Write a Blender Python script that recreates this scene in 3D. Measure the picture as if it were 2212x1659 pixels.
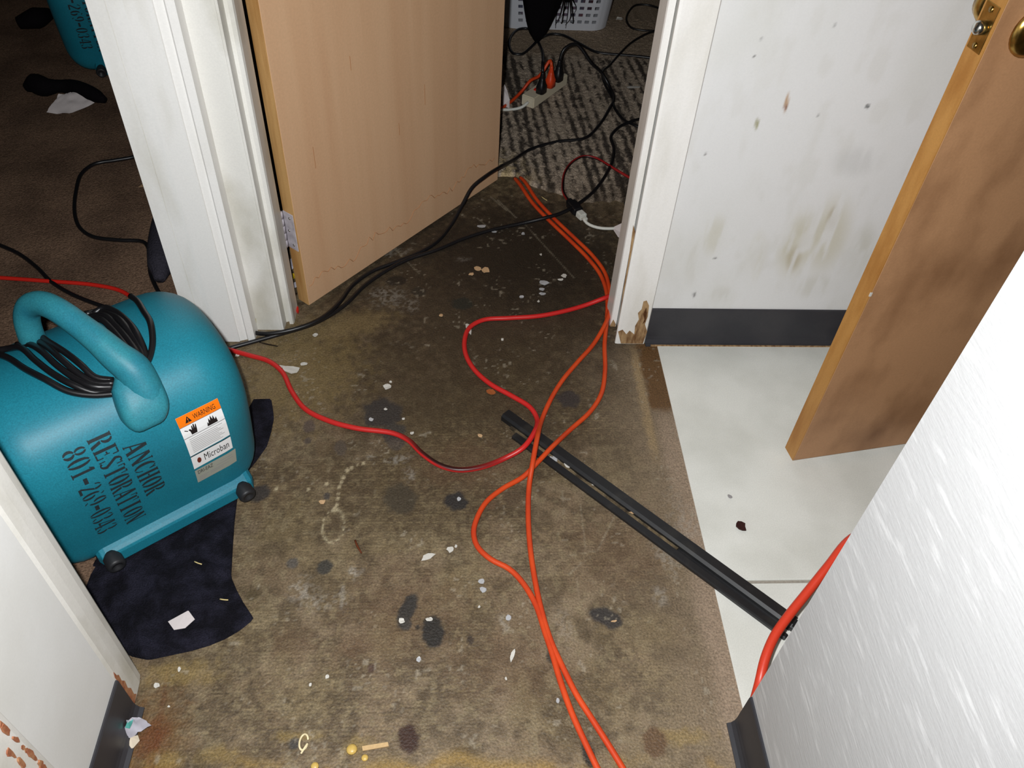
import bpy, bmesh, math, random
import numpy as np
from mathutils import Matrix, Vector
from mathutils.geometry import tessellate_polygon

for o in list(bpy.data.objects):
    bpy.data.objects.remove(o)
SC = bpy.context.scene
COL = SC.collection
random.seed(7)
RNG = np.random.default_rng(11)

# ------------------------------------------------------------------ camera
FPX, PITCH, ROLL, YAW, CAMH = 1790.0, 46.1, 4.0, 5.3, 1.30
_p, _r, _w = math.radians(PITCH), math.radians(ROLL), math.radians(YAW)
_f = np.array([math.sin(_w) * math.cos(_p), math.cos(_w) * math.cos(_p), -math.sin(_p)])
_x = np.array([math.cos(_w), -math.sin(_w), 0.0])
_d = np.cross(_f, _x)
CR = np.array([[math.cos(_r), -math.sin(_r), 0], [math.sin(_r), math.cos(_r), 0], [0, 0, 1]]) @ np.array([_x, _d, _f])
CAM = np.array([0.0, 0.0, CAMH])
cam_data = bpy.data.cameras.new('camera')
cam_data.sensor_width = 36.0
cam_data.lens = FPX / 2212.0 * 36.0
cam_data.clip_start = 0.02
cam = bpy.data.objects.new('camera', cam_data)
COL.objects.link(cam)
cam.matrix_world = Matrix(((CR[0][0], -CR[1][0], -CR[2][0], 0), (CR[0][1], -CR[1][1], -CR[2][1], 0),
                           (CR[0][2], -CR[1][2], -CR[2][2], CAMH), (0, 0, 0, 1)))
SC.camera = cam

# ------------------------------------------------------------------ world, flash, exposure
world = bpy.data.worlds.new('world')
world.use_nodes = True
world.node_tree.nodes['Background'].inputs[0].default_value = (1, 0.95, 0.88, 1)
world.node_tree.nodes['Background'].inputs[1].default_value = 0.012
SC.world = world
fl = bpy.data.lights.new('camera_flash', 'SPOT')
fl.energy = 104
fl.shadow_soft_size = 0.012
fl.spot_size = math.radians(128)
fl.spot_blend = 0.9
fl.color = (0.975, 0.99, 1.0)
flash = bpy.data.objects.new('camera_flash', fl)
COL.objects.link(flash)
flash.matrix_world = cam.matrix_world @ Matrix.Translation((-0.045, 0.03, -0.01))
SC.view_settings.view_transform = 'Standard'
SC.view_settings.look = 'None'
SC.view_settings.gamma = 1.0
SC.view_settings.exposure = 0.0
SC.view_settings.use_curve_mapping = False


# ------------------------------------------------------------------ measuring helpers (sight lines of the survey camera)
def ray(px, py):
    return CR.T @ np.array([(px - 1106.0) / FPX, (py - 829.5) / FPX, 1.0])


def G(px, py, z=0.0):
    d = ray(px, py)
    return CAM + d * ((z - CAMH) / d[2])


def onY(px, py, Y):
    d = ray(px, py)
    return CAM + d * (Y / d[1])


def onX(px, py, X):
    d = ray(px, py)
    return CAM + d * (X / d[0])


def proj(P):
    q = (np.asarray(P, float) - CAM) @ CR.T
    return np.stack([1106 + FPX * q[..., 0] / q[..., 2], 829.5 + FPX * q[..., 1] / q[..., 2]], -1)


def lin(c):
    r = []
    for v in c[:3]:
        v = v / 255.0
        r.append(v / 12.92 if v <= 0.04045 else ((v + 0.055) / 1.055) ** 2.4)
    return tuple(r) + (1.0,)


def vnoise(x, y, seed=0):
    """smooth value noise on arrays, 0..1"""
    x = np.asarray(x, float)
    y = np.asarray(y, float)
    xi, yi = np.floor(x).astype(np.int64), np.floor(y).astype(np.int64)
    xf, yf = x - xi, y - yi
    xf, yf = xf * xf * (3 - 2 * xf), yf * yf * (3 - 2 * yf)

    def h(a, b):
        n = (a * 374761393 + b * 668265263 + seed * 974711) & 0x7fffffff
        n = ((n ^ (n >> 13)) * 1274126177) & 0x7fffffff
        return ((n ^ (n >> 16)) & 0xffff) / 65535.0
    return (h(xi, yi) * (1 - xf) + h(xi + 1, yi) * xf) * (1 - yf) + (h(xi, yi + 1) * (1 - xf) + h(xi + 1, yi + 1) * xf) * yf


def fbm(x, y, seed=0, oct=4):
    s, a, t = 0, 0.5, 0
    for i in range(oct):
        s = s + a * vnoise(x * 2 ** i, y * 2 ** i, seed + i * 17)
        t += a
        a *= 0.5
    return s / t


def sstep(a, b, x):
    t = np.clip((x - a) / (b - a), 0, 1)
    return t * t * (3 - 2 * t)


# ------------------------------------------------------------------ object helpers
def tag(o, label=None, cat=None, group=None, kind=None):
    if label: o['label'] = label
    if cat: o['category'] = cat
    if group: o['group'] = group
    if kind: o['kind'] = kind
    return o


def mk(name, verts, faces, mat=None, parent=None, smooth=False, colors=None):
    me = bpy.data.meshes.new(name)
    me.from_pydata([tuple(map(float, v)) for v in verts], [], [tuple(map(int, f)) for f in faces])
    if smooth is True:
        me.polygons.foreach_set('use_smooth', [True] * len(me.polygons))
    if colors is not None:
        at = me.color_attributes.new('Col', 'FLOAT_COLOR', 'POINT')
        at.data.foreach_set('color', np.asarray(colors, np.float32).ravel())
    me.update()
    if mat: me.materials.append(mat)
    o = bpy.data.objects.new(name, me)
    COL.objects.link(o)
    if parent: o.parent = parent
    return o


def from_bm(name, bm, mat=None, parent=None, smooth=False):
    bmesh.ops.recalc_face_normals(bm, faces=bm.faces)
    me = bpy.data.meshes.new(name)
    bm.to_mesh(me)
    bm.free()
    if smooth:
        me.polygons.foreach_set('use_smooth', [True] * len(me.polygons))
    if mat: me.materials.append(mat)
    o = bpy.data.objects.new(name, me)
    COL.objects.link(o)
    if parent: o.parent = parent
    return o


def empty(name, loc=(0, 0, 0), rz=0.0):
    o = bpy.data.objects.new(name, None)
    o.empty_display_size = 0.05
    COL.objects.link(o)
    o.location = loc
    o.rotation_euler = (0, 0, rz)
    return o


def box(name, x0, x1, y0, y1, z0, z1, mat=None, parent=None, bevel=0.0, seg=2):
    bm = bmesh.new()
    bmesh.ops.create_cube(bm, size=1)
    bmesh.ops.scale(bm, vec=(x1 - x0, y1 - y0, z1 - z0), verts=bm.verts)
    bmesh.ops.translate(bm, vec=((x0 + x1) / 2, (y0 + y1) / 2, (z0 + z1) / 2), verts=bm.verts)
    if bevel > 0:
        bmesh.ops.bevel(bm, geom=bm.edges, offset=bevel, segments=seg, affect='EDGES')
    return from_bm(name, bm, mat, parent)


def prism(name, poly, z0, z1, mat=None, parent=None, nz=1):
    """plan polygon pulled upright"""
    n = len(poly)
    vs, fs = [], []
    for k in range(nz + 1):
        z = z0 + (z1 - z0) * k / nz
        vs += [(p[0], p[1], z) for p in poly]
    for k in range(nz):
        for i in range(n):
            j = (i + 1) % n
            fs.append((k * n + i, k * n + j, (k + 1) * n + j, (k + 1) * n + i))
    bm = bmesh.new()
    bv = [bm.verts.new(v) for v in vs]
    for f in fs: bm.faces.new([bv[i] for i in f])
    bm.faces.new(bv[:n][::-1])
    bm.faces.new(bv[nz * n:])
    return from_bm(name, bm, mat, parent)


def catmull(P, step=0.008):
    P = np.asarray(P, float)
    Q = np.vstack([2 * P[0] - P[1], P, 2 * P[-1] - P[-2]])
    out = []
    for i in range(1, len(Q) - 2):
        p0, p1, p2, p3 = Q[i - 1], Q[i], Q[i + 1], Q[i + 2]
        # centripetal
        t0 = 0
        t1 = t0 + max(np.linalg.norm(p1 - p0), 1e-6) ** 0.5
        t2 = t1 + max(np.linalg.norm(p2 - p1), 1e-6) ** 0.5
        t3 = t2 + max(np.linalg.norm(p3 - p2), 1e-6) ** 0.5
        n = max(2, int(np.linalg.norm(p2 - p1) / step))
        for t in np.linspace(t1, t2, n, endpoint=False):
            A1 = (t1 - t) / (t1 - t0) * p0 + (t - t0) / (t1 - t0) * p1
            A2 = (t2 - t) / (t2 - t1) * p1 + (t - t1) / (t2 - t1) * p2
            A3 = (t3 - t) / (t3 - t2) * p2 + (t - t2) / (t3 - t2) * p3
            B1 = (t2 - t) / (t2 - t0) * A1 + (t - t0) / (t2 - t0) * A2
            B2 = (t3 - t) / (t3 - t1) * A2 + (t - t1) / (t3 - t1) * A3
            out.append((t2 - t) / (t2 - t1) * B1 + (t - t1) / (t2 - t1) * B2)
    out.append(Q[-2])
    return np.array(out)


def tube_geo(C, rad, sides=10, cap=True):
    C = np.asarray(C, float)
    n = len(C)
    rad = np.broadcast_to(np.asarray(rad, float), (n,))
    T = np.gradient(C, axis=0)
    T /= np.linalg.norm(T, axis=1)[:, None] + 1e-12
    up = np.array([0, 0, 1.0])
    vs = []
    N = np.cross(T[0], up)
    if np.linalg.norm(N) < 1e-3: N = np.cross(T[0], [1, 0, 0])
    N /= np.linalg.norm(N)
    ang = np.linspace(0, 2 * math.pi, sides, endpoint=False)
    for i in range(n):
        N = N - T[i] * (N @ T[i])
        N /= np.linalg.norm(N) + 1e-12
        B = np.cross(T[i], N)
        for a in ang:
            vs.append(C[i] + rad[i] * (math.cos(a) * N + math.sin(a) * B))
    fs = []
    for i in range(n - 1):
        for k in range(sides):
            l = (k + 1) % sides
            fs.append((i * sides + k, i * sides + l, (i + 1) * sides + l, (i + 1) * sides + k))
    if cap:
        fs.append(tuple(range(sides))[::-1])
        fs.append(tuple(range((n - 1) * sides, n * sides)))
    return np.array(vs), fs


def tube(name, pts, rad, mat, parent=None, sides=10, step=0.008, smooth_path=True, colfn=None):
    C = catmull(pts, step) if smooth_path else np.asarray(pts, float)
    if np.ndim(rad) > 0:
        rad = np.interp(np.linspace(0, 1, len(C)), np.linspace(0, 1, len(rad)), rad)
    vs, fs = tube_geo(C, rad, sides)
    cols = None
    if colfn is not None:
        s = np.concatenate([[0], np.cumsum(np.linalg.norm(np.diff(C, axis=0), axis=1))])
        a = np.linspace(0, 2 * math.pi, sides, endpoint=False)
        cols = colfn(np.repeat(s, sides), np.tile(a, len(C)))
    return mk(name, vs, fs, mat, parent, True, cols)


def lathe_geo(prof, sides=24):
    """prof: list of (r, h); axis = +z"""
    vs, fs = [], []
    for r, h in prof:
        for k in range(sides):
            a = 2 * math.pi * k / sides
            vs.append((r * math.cos(a), r * math.sin(a), h))
    for i in range(len(prof) - 1):
        for k in range(sides):
            l = (k + 1) % sides
            fs.append((i * sides + k, i * sides + l, (i + 1) * sides + l, (i + 1) * sides + k))
    fs.append(tuple(range(sides))[::-1])
    fs.append(tuple(range((len(prof) - 1) * sides, len(prof) * sides)))
    return np.array(vs, float), fs


def lathe(name, prof, mat, base, axis, parent=None, sides=24, smooth=True):
    vs, fs = lathe_geo(prof, sides)
    a = np.asarray(axis, float)
    a /= np.linalg.norm(a)
    t = np.array([0, 0, 1.0]) if abs(a[2]) < 0.9 else np.array([1.0, 0, 0])
    e1 = np.cross(t, a)
    e1 /= np.linalg.norm(e1)
    e2 = np.cross(a, e1)
    W = np.asarray(base, float) + vs[:, :1] * e1 + vs[:, 1:2] * e2 + vs[:, 2:3] * a
    o = mk(name, W, fs, mat, parent)
    if smooth:
        for p in o.data.polygons:
            p.use_smooth = len(p.vertices) == 4
    return o


def grid_mesh(name, xs, ys, fn, mat, parent=None, colfn=None, smooth=True, flip=False):
    """fn(X,Y)->(N,3) positions ; colfn(X,Y)->(N,4)"""
    X, Y = np.meshgrid(xs, ys)
    nx, ny = len(xs), len(ys)
    V = fn(X.ravel(), Y.ravel())
    idx = np.arange(nx * ny).reshape(ny, nx)
    F = np.stack([idx[:-1, :-1], idx[:-1, 1:], idx[1:, 1:], idx[1:, :-1]], -1).reshape(-1, 4)
    if flip: F = F[:, ::-1]
    me = bpy.data.meshes.new(name)
    me.vertices.add(len(V))
    me.vertices.foreach_set('co', V.astype(np.float32).ravel())
    me.loops.add(F.size)
    me.loops.foreach_set('vertex_index', F.astype(np.int32).ravel())
    me.polygons.add(len(F))
    me.polygons.foreach_set('loop_start', np.arange(0, F.size, 4, dtype=np.int32))
    me.polygons.foreach_set('loop_total', np.full(len(F), 4, np.int32))
    me.update(calc_edges=True)
    if smooth: me.polygons.foreach_set('use_smooth', [True] * len(F))
    if colfn is not None:
        at = me.color_attributes.new('Col', 'FLOAT_COLOR', 'POINT')
        at.data.foreach_set('color', colfn(X.ravel(), Y.ravel()).astype(np.float32).ravel())
    me.validate()
    me.materials.append(mat)
    o = bpy.data.objects.new(name, me)
    COL.objects.link(o)
    if parent: o.parent = parent
    return o


def slab(name, pts, thick, normal, mat, parent=None):
    """outline (N,3) given thickness along normal"""
    pts = np.asarray(pts, float)
    n = np.asarray(normal, float)
    n = n / np.linalg.norm(n)
    k = len(pts)
    tris = [tuple(t) for t in tessellate_polygon([[Vector(p) for p in pts]])]
    vs = list(pts) + [p + n * thick for p in pts]
    fs = [t[::-1] for t in tris] + [tuple(i + k for i in t) for t in tris]
    fs += [(i, (i + 1) % k, k + (i + 1) % k, k + i) for i in range(k)]
    bm = bmesh.new()
    bv = [bm.verts.new(v) for v in vs]
    for f in fs:
        if len(set(f)) == len(f): bm.faces.new([bv[i] for i in f])
    return from_bm(name, bm, mat, parent)


def adopt(o, parent):
    """make a mesh laid out in world coordinates a part of a placed thing"""
    M_ = Matrix.Translation(parent.location) @ parent.rotation_euler.to_matrix().to_4x4()
    o.parent = parent
    o.matrix_parent_inverse = M_.inverted()


# ------------------------------------------------------------------ materials
MATS = {}


def mat(name, color, rough=0.6, spec=0.4, var=None, vscale=20.0, vstretch=(1, 1, 1), bump=0.0, bscale=80.0, bstretch=None,
        attr=False, fine=0.0, fscale=300.0, metal=0.0, vlo=0.4, vhi=0.65, detail=4.0, coat=0.0):
    if name in MATS: return MATS[name]
    m = bpy.data.materials.new(name)
    m.use_nodes = True
    nt = m.node_tree
    N, L = nt.nodes, nt.links
    bs = N['Principled BSDF']
    bs.inputs['Roughness'].default_value = rough
    bs.inputs['Specular IOR Level'].default_value = spec
    bs.inputs['Metallic'].default_value = metal
    if coat: bs.inputs['Coat Weight'].default_value = coat
    c = lin(color)
    bs.inputs['Base Color'].default_value = c
    out = None
    tc = N.new('ShaderNodeTexCoord')

    def noise(scale, stretch, det=4.0):
        mp = N.new('ShaderNodeMapping')
        mp.inputs['Scale'].default_value = stretch
        L.new(tc.outputs['Object'], mp.inputs['Vector'])
        nz = N.new('ShaderNodeTexNoise')
        nz.inputs['Scale'].default_value = scale
        nz.inputs['Detail'].default_value = det
        L.new(mp.outputs['Vector'], nz.inputs['Vector'])
        return nz
    if attr:
        a = N.new('ShaderNodeAttribute')
        a.attribute_name = 'Col'
        out = a.outputs['Color']
    if var is not None:
        nz = noise(vscale, vstretch, detail)
        mr = N.new('ShaderNodeMapRange')
        mr.inputs['From Min'].default_value = vlo
        mr.inputs['From Max'].default_value = vhi
        L.new(nz.outputs['Fac'], mr.inputs['Value'])
        mx = N.new('ShaderNodeMix')
        mx.data_type = 'RGBA'
        L.new(mr.outputs['Result'], mx.inputs['Factor'])
        if out is not None: L.new(out, mx.inputs['A'])
        else: mx.inputs['A'].default_value = c
        mx.inputs['B'].default_value = lin(var)
        out = mx.outputs['Result']
    if fine > 0:
        nz = noise(fscale, (1, 1, 1), 3.0)
        mr = N.new('ShaderNodeMapRange')
        mr.inputs['From Min'].default_value = 0.25
        mr.inputs['From Max'].default_value = 0.75
        mr.inputs['To Min'].default_value = 1 - fine
        mr.inputs['To Max'].default_value = 1 + fine
        L.new(nz.outputs['Fac'], mr.inputs['Value'])
        mx = N.new('ShaderNodeMix')
        mx.data_type = 'RGBA'
        mx.blend_type = 'MULTIPLY'
        mx.inputs['Factor'].default_value = 1.0
        if out is not None: L.new(out, mx.inputs['A'])
        else: mx.inputs['A'].default_value = c
        L.new(mr.outputs['Result'], mx.inputs['B'])
        out = mx.outputs['Result']
    if out is not None: L.new(out, bs.inputs['Base Color'])
    if bump > 0:
        nz = noise(bscale, bstretch or (1, 1, 1), 4.0)
        bp = N.new('ShaderNodeBump')
        bp.inputs['Strength'].default_value = bump
        bp.inputs['Distance'].default_value = 0.004
        L.new(nz.outputs['Fac'], bp.inputs['Height'])
        L.new(bp.outputs['Normal'], bs.inputs['Normal'])
    MATS[name] = m
    return m


white_paint = mat('white_wall_paint', (226, 226, 224), 0.45, 0.35, var=(214, 213, 208), vscale=3.0, bump=0.05, bscale=60, fine=0.02)
trim_paint = mat('white_trim_gloss_paint', (238, 236, 232), 0.35, 0.45, var=(218, 215, 206), vscale=9.0, vstretch=(1.5, 1.5, 0.35),
                 vlo=0.5, vhi=0.75, bump=0.08, bscale=30, bstretch=(3, 3, 0.5), fine=0.03)
casing_dirty = mat('grimy_white_casing_paint', (226, 224, 218), 0.4, 0.4, var=(186, 182, 168), vscale=11.0, vstretch=(1, 1, 0.5),
                   vlo=0.48, vhi=0.78, bump=0.06, bscale=40, fine=0.04)
scratched = mat('scratched_white_gloss_panel', (180, 180, 180), 0.52, 0.30, var=(204, 204, 204), vscale=24.0, vstretch=(1, 0.7, 4.0), vlo=0.56, vhi=0.78,
                bump=0.12, bscale=40, bstretch=(1, 1.2, 6.0), fine=0.03)
painted_wall = mat('stained_white_paint', (225, 225, 225), 0.4, 0.35, attr=True, fine=0.02, bump=0.04, bscale=50)
ceil_paint = mat('ceiling_paint', (205, 204, 200), 0.9, 0.1, fine=0.03)
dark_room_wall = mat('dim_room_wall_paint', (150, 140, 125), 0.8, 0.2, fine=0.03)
vinyl_base = mat('charcoal_vinyl_cove_base', (50, 50, 54), 0.45, 0.35, var=(58, 57, 60), vscale=14, fine=0.06)
floor_mat = mat('worn_hall_floor', (118, 102, 76), 0.55, 0.32, attr=True, fine=0.38, fscale=300, bump=0.5, bscale=240)
carpet_striped = mat('striped_carpet_pile', (90, 80, 70), 0.95, 0.05, attr=True, fine=0.55, fscale=230, bump=0.9, bscale=260)
carpet_left = mat('brown_carpet_pile', (122, 98, 80), 0.95, 0.05, var=(98, 78, 64), vscale=6, fine=0.5, fscale=240, bump=0.8, bscale=260)
tile_mat = mat('speckled_white_tile', (222, 222, 215), 0.35, 0.4, var=(208, 208, 200), vscale=7, fine=0.07, fscale=420)
grout_mat = mat('grey_grout', (150, 143, 132), 0.9, 0.1, fine=0.15)
tan_wood = mat('tan_birch_door_skin', (208, 170, 134), 0.42, 0.35, var=(199, 158, 122), vscale=5, vstretch=(5, 5, 0.25), vlo=0.35, vhi=0.8, fine=0.05, fscale=200)
pine_edge = mat('pine_door_edge', (202, 160, 104), 0.5, 0.3, var=(176, 130, 76), vscale=10, vstretch=(5, 5, 0.5), fine=0.05)
brown_wood = mat('brown_hardboard_door_skin', (170, 128, 92), 0.5, 0.3, var=(124, 87, 58), vscale=7, vstretch=(1.4, 1.4, 0.8), vlo=0.45, vhi=0.78, fine=0.07, fscale=260)
pine_gold = mat('golden_pine_edge', (176, 128, 68), 0.5, 0.3, var=(156, 106, 50), vscale=12, vstretch=(3, 3, 0.6), fine=0.06)
raw_wood = mat('exposed_bare_wood', (168, 138, 100), 0.8, 0.15, var=(112, 80, 52), vscale=60, vstretch=(2, 2, 0.5), fine=0.1)
brass = mat('worn_brass', (196, 160, 92), 0.25, 0.5, metal=1.0, var=(150, 120, 60), vscale=60)
steel = mat('bright_steel', (200, 200, 195), 0.22, 0.5, metal=1.0)
hinge_paint = mat('lilac_painted_hinge', (190, 184, 190), 0.45, 0.4, var=(165, 158, 165), vscale=60)
teal = mat('teal_moulded_plastic', (28, 120, 138), 0.48, 0.35, var=(24, 110, 130), vscale=5, fine=0.20, fscale=430)
teal_pale = mat('teal_moulded_plastic_scuffed', (46, 126, 138), 0.5, 0.35, var=(36, 115, 132), vscale=18, fine=0.20, fscale=430)
black_rubber = mat('black_rubber', (34, 34, 36), 0.5, 0.4, fine=0.1)
black_cord = mat('black_cord_jacket', (20, 19, 21), 0.38, 0.5)
stencil_ink = mat('black_stencil_paint', (38, 46, 50), 0.6, 0.2, fine=0.2, fscale=400)
orange_cord = mat('orange_cord_jacket', (206, 72, 28), 0.42, 0.4, var=(190, 58, 24), vscale=16, fine=0.03)
orange_bright = mat('red_orange_cord_jacket', (200, 58, 36), 0.38, 0.45, fine=0.03)
striped_cord = mat('red_black_cord_jacket', (196, 40, 36), 0.38, 0.45, attr=True)
white_cord = mat('white_cord_jacket', (206, 206, 198), 0.5, 0.3)
ivory = mat('ivory_plastic', (206, 196, 172), 0.5, 0.35, fine=0.04)
red_plastic = mat('red_plastic', (190, 34, 20), 0.4, 0.4)
yellow_plastic = mat('yellow_plastic', (206, 170, 30), 0.4, 0.4)
terry = mat('black_terry_cloth', (20, 19, 25), 0.95, 0.1, var=(36, 35, 46), vscale=30, bump=1.0, bscale=420, fine=0.35, fscale=380)
paper = mat('white_paper', (205, 196, 194), 0.8, 0.15, fine=0.03)
chip_white = mat('white_paint_flake', (196, 192, 184), 0.6, 0.25, fine=0.05)
chip_tan = mat('tan_paper_flake', (192, 158, 120), 0.8, 0.15, fine=0.1)
chip_clear = mat('frosted_plastic_flake', (172, 172, 174), 0.25, 0.5, fine=0.05)
chip_dark = mat('dark_red_crumb', (48, 18, 16), 0.6, 0.3, fine=0.2)
twig_mat = mat('brown_twig', (92, 46, 24), 0.7, 0.2, fine=0.2)
foil = mat('silver_foil', (206, 202, 212), 0.3, 0.5, metal=0.25)
basket_white = mat('white_basket_plastic', (206, 208, 214), 0.45, 0.4)
black_cloth = mat('black_cloth', (14, 11, 14), 0.9, 0.1, fine=0.3)
dark_grey_cloth = mat('dark_grey_knit', (54, 52, 60), 0.95, 0.08, bump=0.8, bscale=200, fine=0.3)
pink_cloth = mat('dusky_pink_laundry', (128, 84, 88), 0.9, 0.1, var=(90, 92, 110), vscale=12, fine=0.2)
rail_black = mat('dusty_black_metal_strip', (26, 26, 28), 0.42, 0.45, var=(44, 42, 40), vscale=28, vlo=0.55, vhi=0.8, fine=0.15)
dust_mat = mat('dried_mud_in_groove', (112, 98, 76), 0.95, 0.05, var=(60, 52, 42), vscale=40, fine=0.3)
label_white = mat('label_white', (236, 236, 236), 0.35, 0.4)
label_orange = mat('label_orange', (240, 120, 16), 0.35, 0.4)
label_grey = mat('label_silver_grey', (158, 160, 148), 0.35, 0.4)
ink = mat('label_black_ink', (30, 24, 24), 0.5, 0.3)
ink_grey = mat('label_grey_ink', (150, 146, 146), 0.5, 0.3)
ink_red = mat('label_brown_ink', (110, 44, 30), 0.5, 0.3)

# ------------------------------------------------------------------ the hall floor
PPM = 1150.0


def dark_spot(X, Y, px, py, w, h, rot=0.0, seed=0, soft=0.25, wob=0.35):
    c = G(px, py)
    k = np.linalg.norm(proj(c + [0.01, 0, 0]) - [px, py]) * 100
    rx, ry = w / 2 / k, h / 2 / (k * 0.74)
    dx, dy = X - c[0], Y - c[1]
    ca, sa = math.cos(rot), math.sin(rot)
    u, v = (dx * ca + dy * sa) / rx, (-dx * sa + dy * ca) / ry
    d = np.sqrt(u * u + v * v) + (fbm(X * 90, Y * 90, seed) - 0.5) * 2 * wob
    return 1 - sstep(1 - soft, 1 + soft, d)


def floor_col(X, Y):
    def C(c): return np.array(lin(c)[:3])
    n1, n2, n3 = fbm(X * 5, Y * 5, 1, 5), fbm(X * 16, Y * 16, 2, 4), fbm(X * 55, Y * 55, 3, 3)
    col = np.zeros((len(X), 3)) + C((114, 97, 76))
    def blend(m, c, a=1.0):
        m = np.clip(m * a, 0, 1)[:, None]
        col[:] = col * (1 - m) + C(c) * m
    blend(sstep(0.42, 0.66, n1), (92, 76, 55), 0.8)
    blend(sstep(0.42, 0.62, n2), (128, 112, 90), 0.55)
    blend(sstep(0.5, 0.68, fbm(X * 9 + 5, Y * 9, 8)), (108, 94, 66), 0.5)
    blend(sstep(0.46, 0.66, fbm(X * 24 + 2, Y * 24, 18, 5)), (78, 65, 48), 0.65)
    blend(sstep(0.55, 0.72, n3), (70, 58, 43), 0.55)
    blend(sstep(0.58, 0.70, fbm(X * 75 + 7, Y * 75, 13, 3)), (128, 114, 88), 0.5)
    # trodden-in dirt in the doorway, paler and yellower by the left casing
    d1 = dark_spot(X, Y, 1080, 610, 760, 520, 0.0, 5, 0.5, 0.5)
    blend(d1, (56, 46, 35), 0.88)
    blend(dark_spot(X, Y, 1130, 545, 420, 260, 0.0, 6, 0.6, 0.5), (42, 35, 28), 0.8)
    blend(dark_spot(X, Y, 1000, 870, 640, 300, 0.0, 15, 0.7, 0.5), (66, 54, 38), 0.65)
    blend(dark_spot(X, Y, 880, 1080, 330, 130, 0.0, 16, 0.7, 0.6), (70, 57, 40), 0.6)
    blend(dark_spot(X, Y, 640, 800, 250, 210, 0.0, 9, 0.6, 0.6), (120, 102, 66), 0.7)
    blend(dark_spot(X, Y, 760, 700, 170, 50, 0.3, 10, 0.6, 0.6), (124, 106, 72), 0.6)
    # pale dusty margin along the tiles
    edge = sstep(0.22, 0.44, X + (fbm(X * 12, Y * 12, 21) - 0.5) * 0.18) * sstep(1.45, 1.25, Y)
    blend(edge, (128, 112, 92), 0.7)
    blend(sstep(0.40, 0.445, X + (n2 - 0.5) * 0.05) * sstep(1.22, 1.1, Y), (146, 127, 108), 0.8)
    # strip of brown glue where a threshold bar came off
    gl = sstep(0.405, 0.415, X + (n3 - 0.5) * 0.02) * sstep(1.16, 1.19, Y + (n2 - 0.5) * 0.06) * sstep(1.40, 1.37, Y)
    blend(gl, (94, 66, 36), 0.9)
    gl2 = sstep(0.385, 0.398, X + (n3 - .5) * .02) * sstep(0.412, 0.403, X) * sstep(1.0, 1.1, Y) * sstep(1.40, 1.3, Y)
    blend(gl2, (150, 128, 94), 0.7)
    # ribbed weave of the old backing
    per = 0.0072
    rib = 0.5 + 0.5 * np.sin(2 * math.pi * (Y + 0.006 * fbm(X * 9, Y * 9, 40)) / per)
    dash = sstep(0.40, 0.75, vnoise(X * 170, Y * 230, 41))
    ribm = sstep(0.40, 0.58, fbm(X * 6 + 3, Y * 6, 30)) * sstep(1.35, 1.1, Y) * sstep(0.42, 0.3, X)
    blend(rib * ribm * (1 - dash), (66, 54, 39), 0.38)
    blend((1 - rib) * ribm * dash, (138, 122, 90), 0.36)
    # glue line and yellowed patches near the camera
    yl = np.exp(-((Y - 0.452 - (fbm(X * 10, Y * 3, 50) - 0.5) * 0.05) / 0.012) ** 2) * sstep(0.4, 0.6, fbm(X * 18, Y * 18, 51))
    blend(yl, (140, 112, 58), 0.7)
    blend(sstep(0.46, 0.38, Y) * sstep(0.4, 0.6, n2), (116, 96, 54), 0.5)
    blend(dark_spot(X, Y, 310, 1590, 160, 130, 0.0, 52, 0.6, 0.7), (100, 68, 32), 0.6)
    blend(dark_spot(X, Y, 345, 1560, 12, 200, 0.1, 53, 0.6, 0.6), (92, 58, 34), 0.55)
    blend(dark_spot(X, Y, 330, 1600, 60, 60, 0.1, 54, 0.5, 0.6), (98, 52, 26), 0.6)
    for (px, py, w, h) in [(390, 1455, 150, 40), (770, 1612, 60, 30), (470, 1630, 80, 26), (355, 1640, 70, 26), (1470, 1592, 130, 24), (640, 1590, 90, 14)]:
        blend(dark_spot(X, Y, px, py, w, h, 0.0, px, 0.6, 0.7), (134, 112, 64), 0.5)
    for (px, py, w, h) in [(760, 1400, 60, 40), (630, 1390, 90, 60), (1100, 1440, 220, 100), (860, 1330, 260, 150), (1330, 1200, 200, 120), (1010, 1000, 200, 90)]:
        blend(dark_spot(X, Y, px, py, w, h, 0.0, px + 3, 0.7, 0.7), (92, 70, 51), 0.45)
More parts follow.
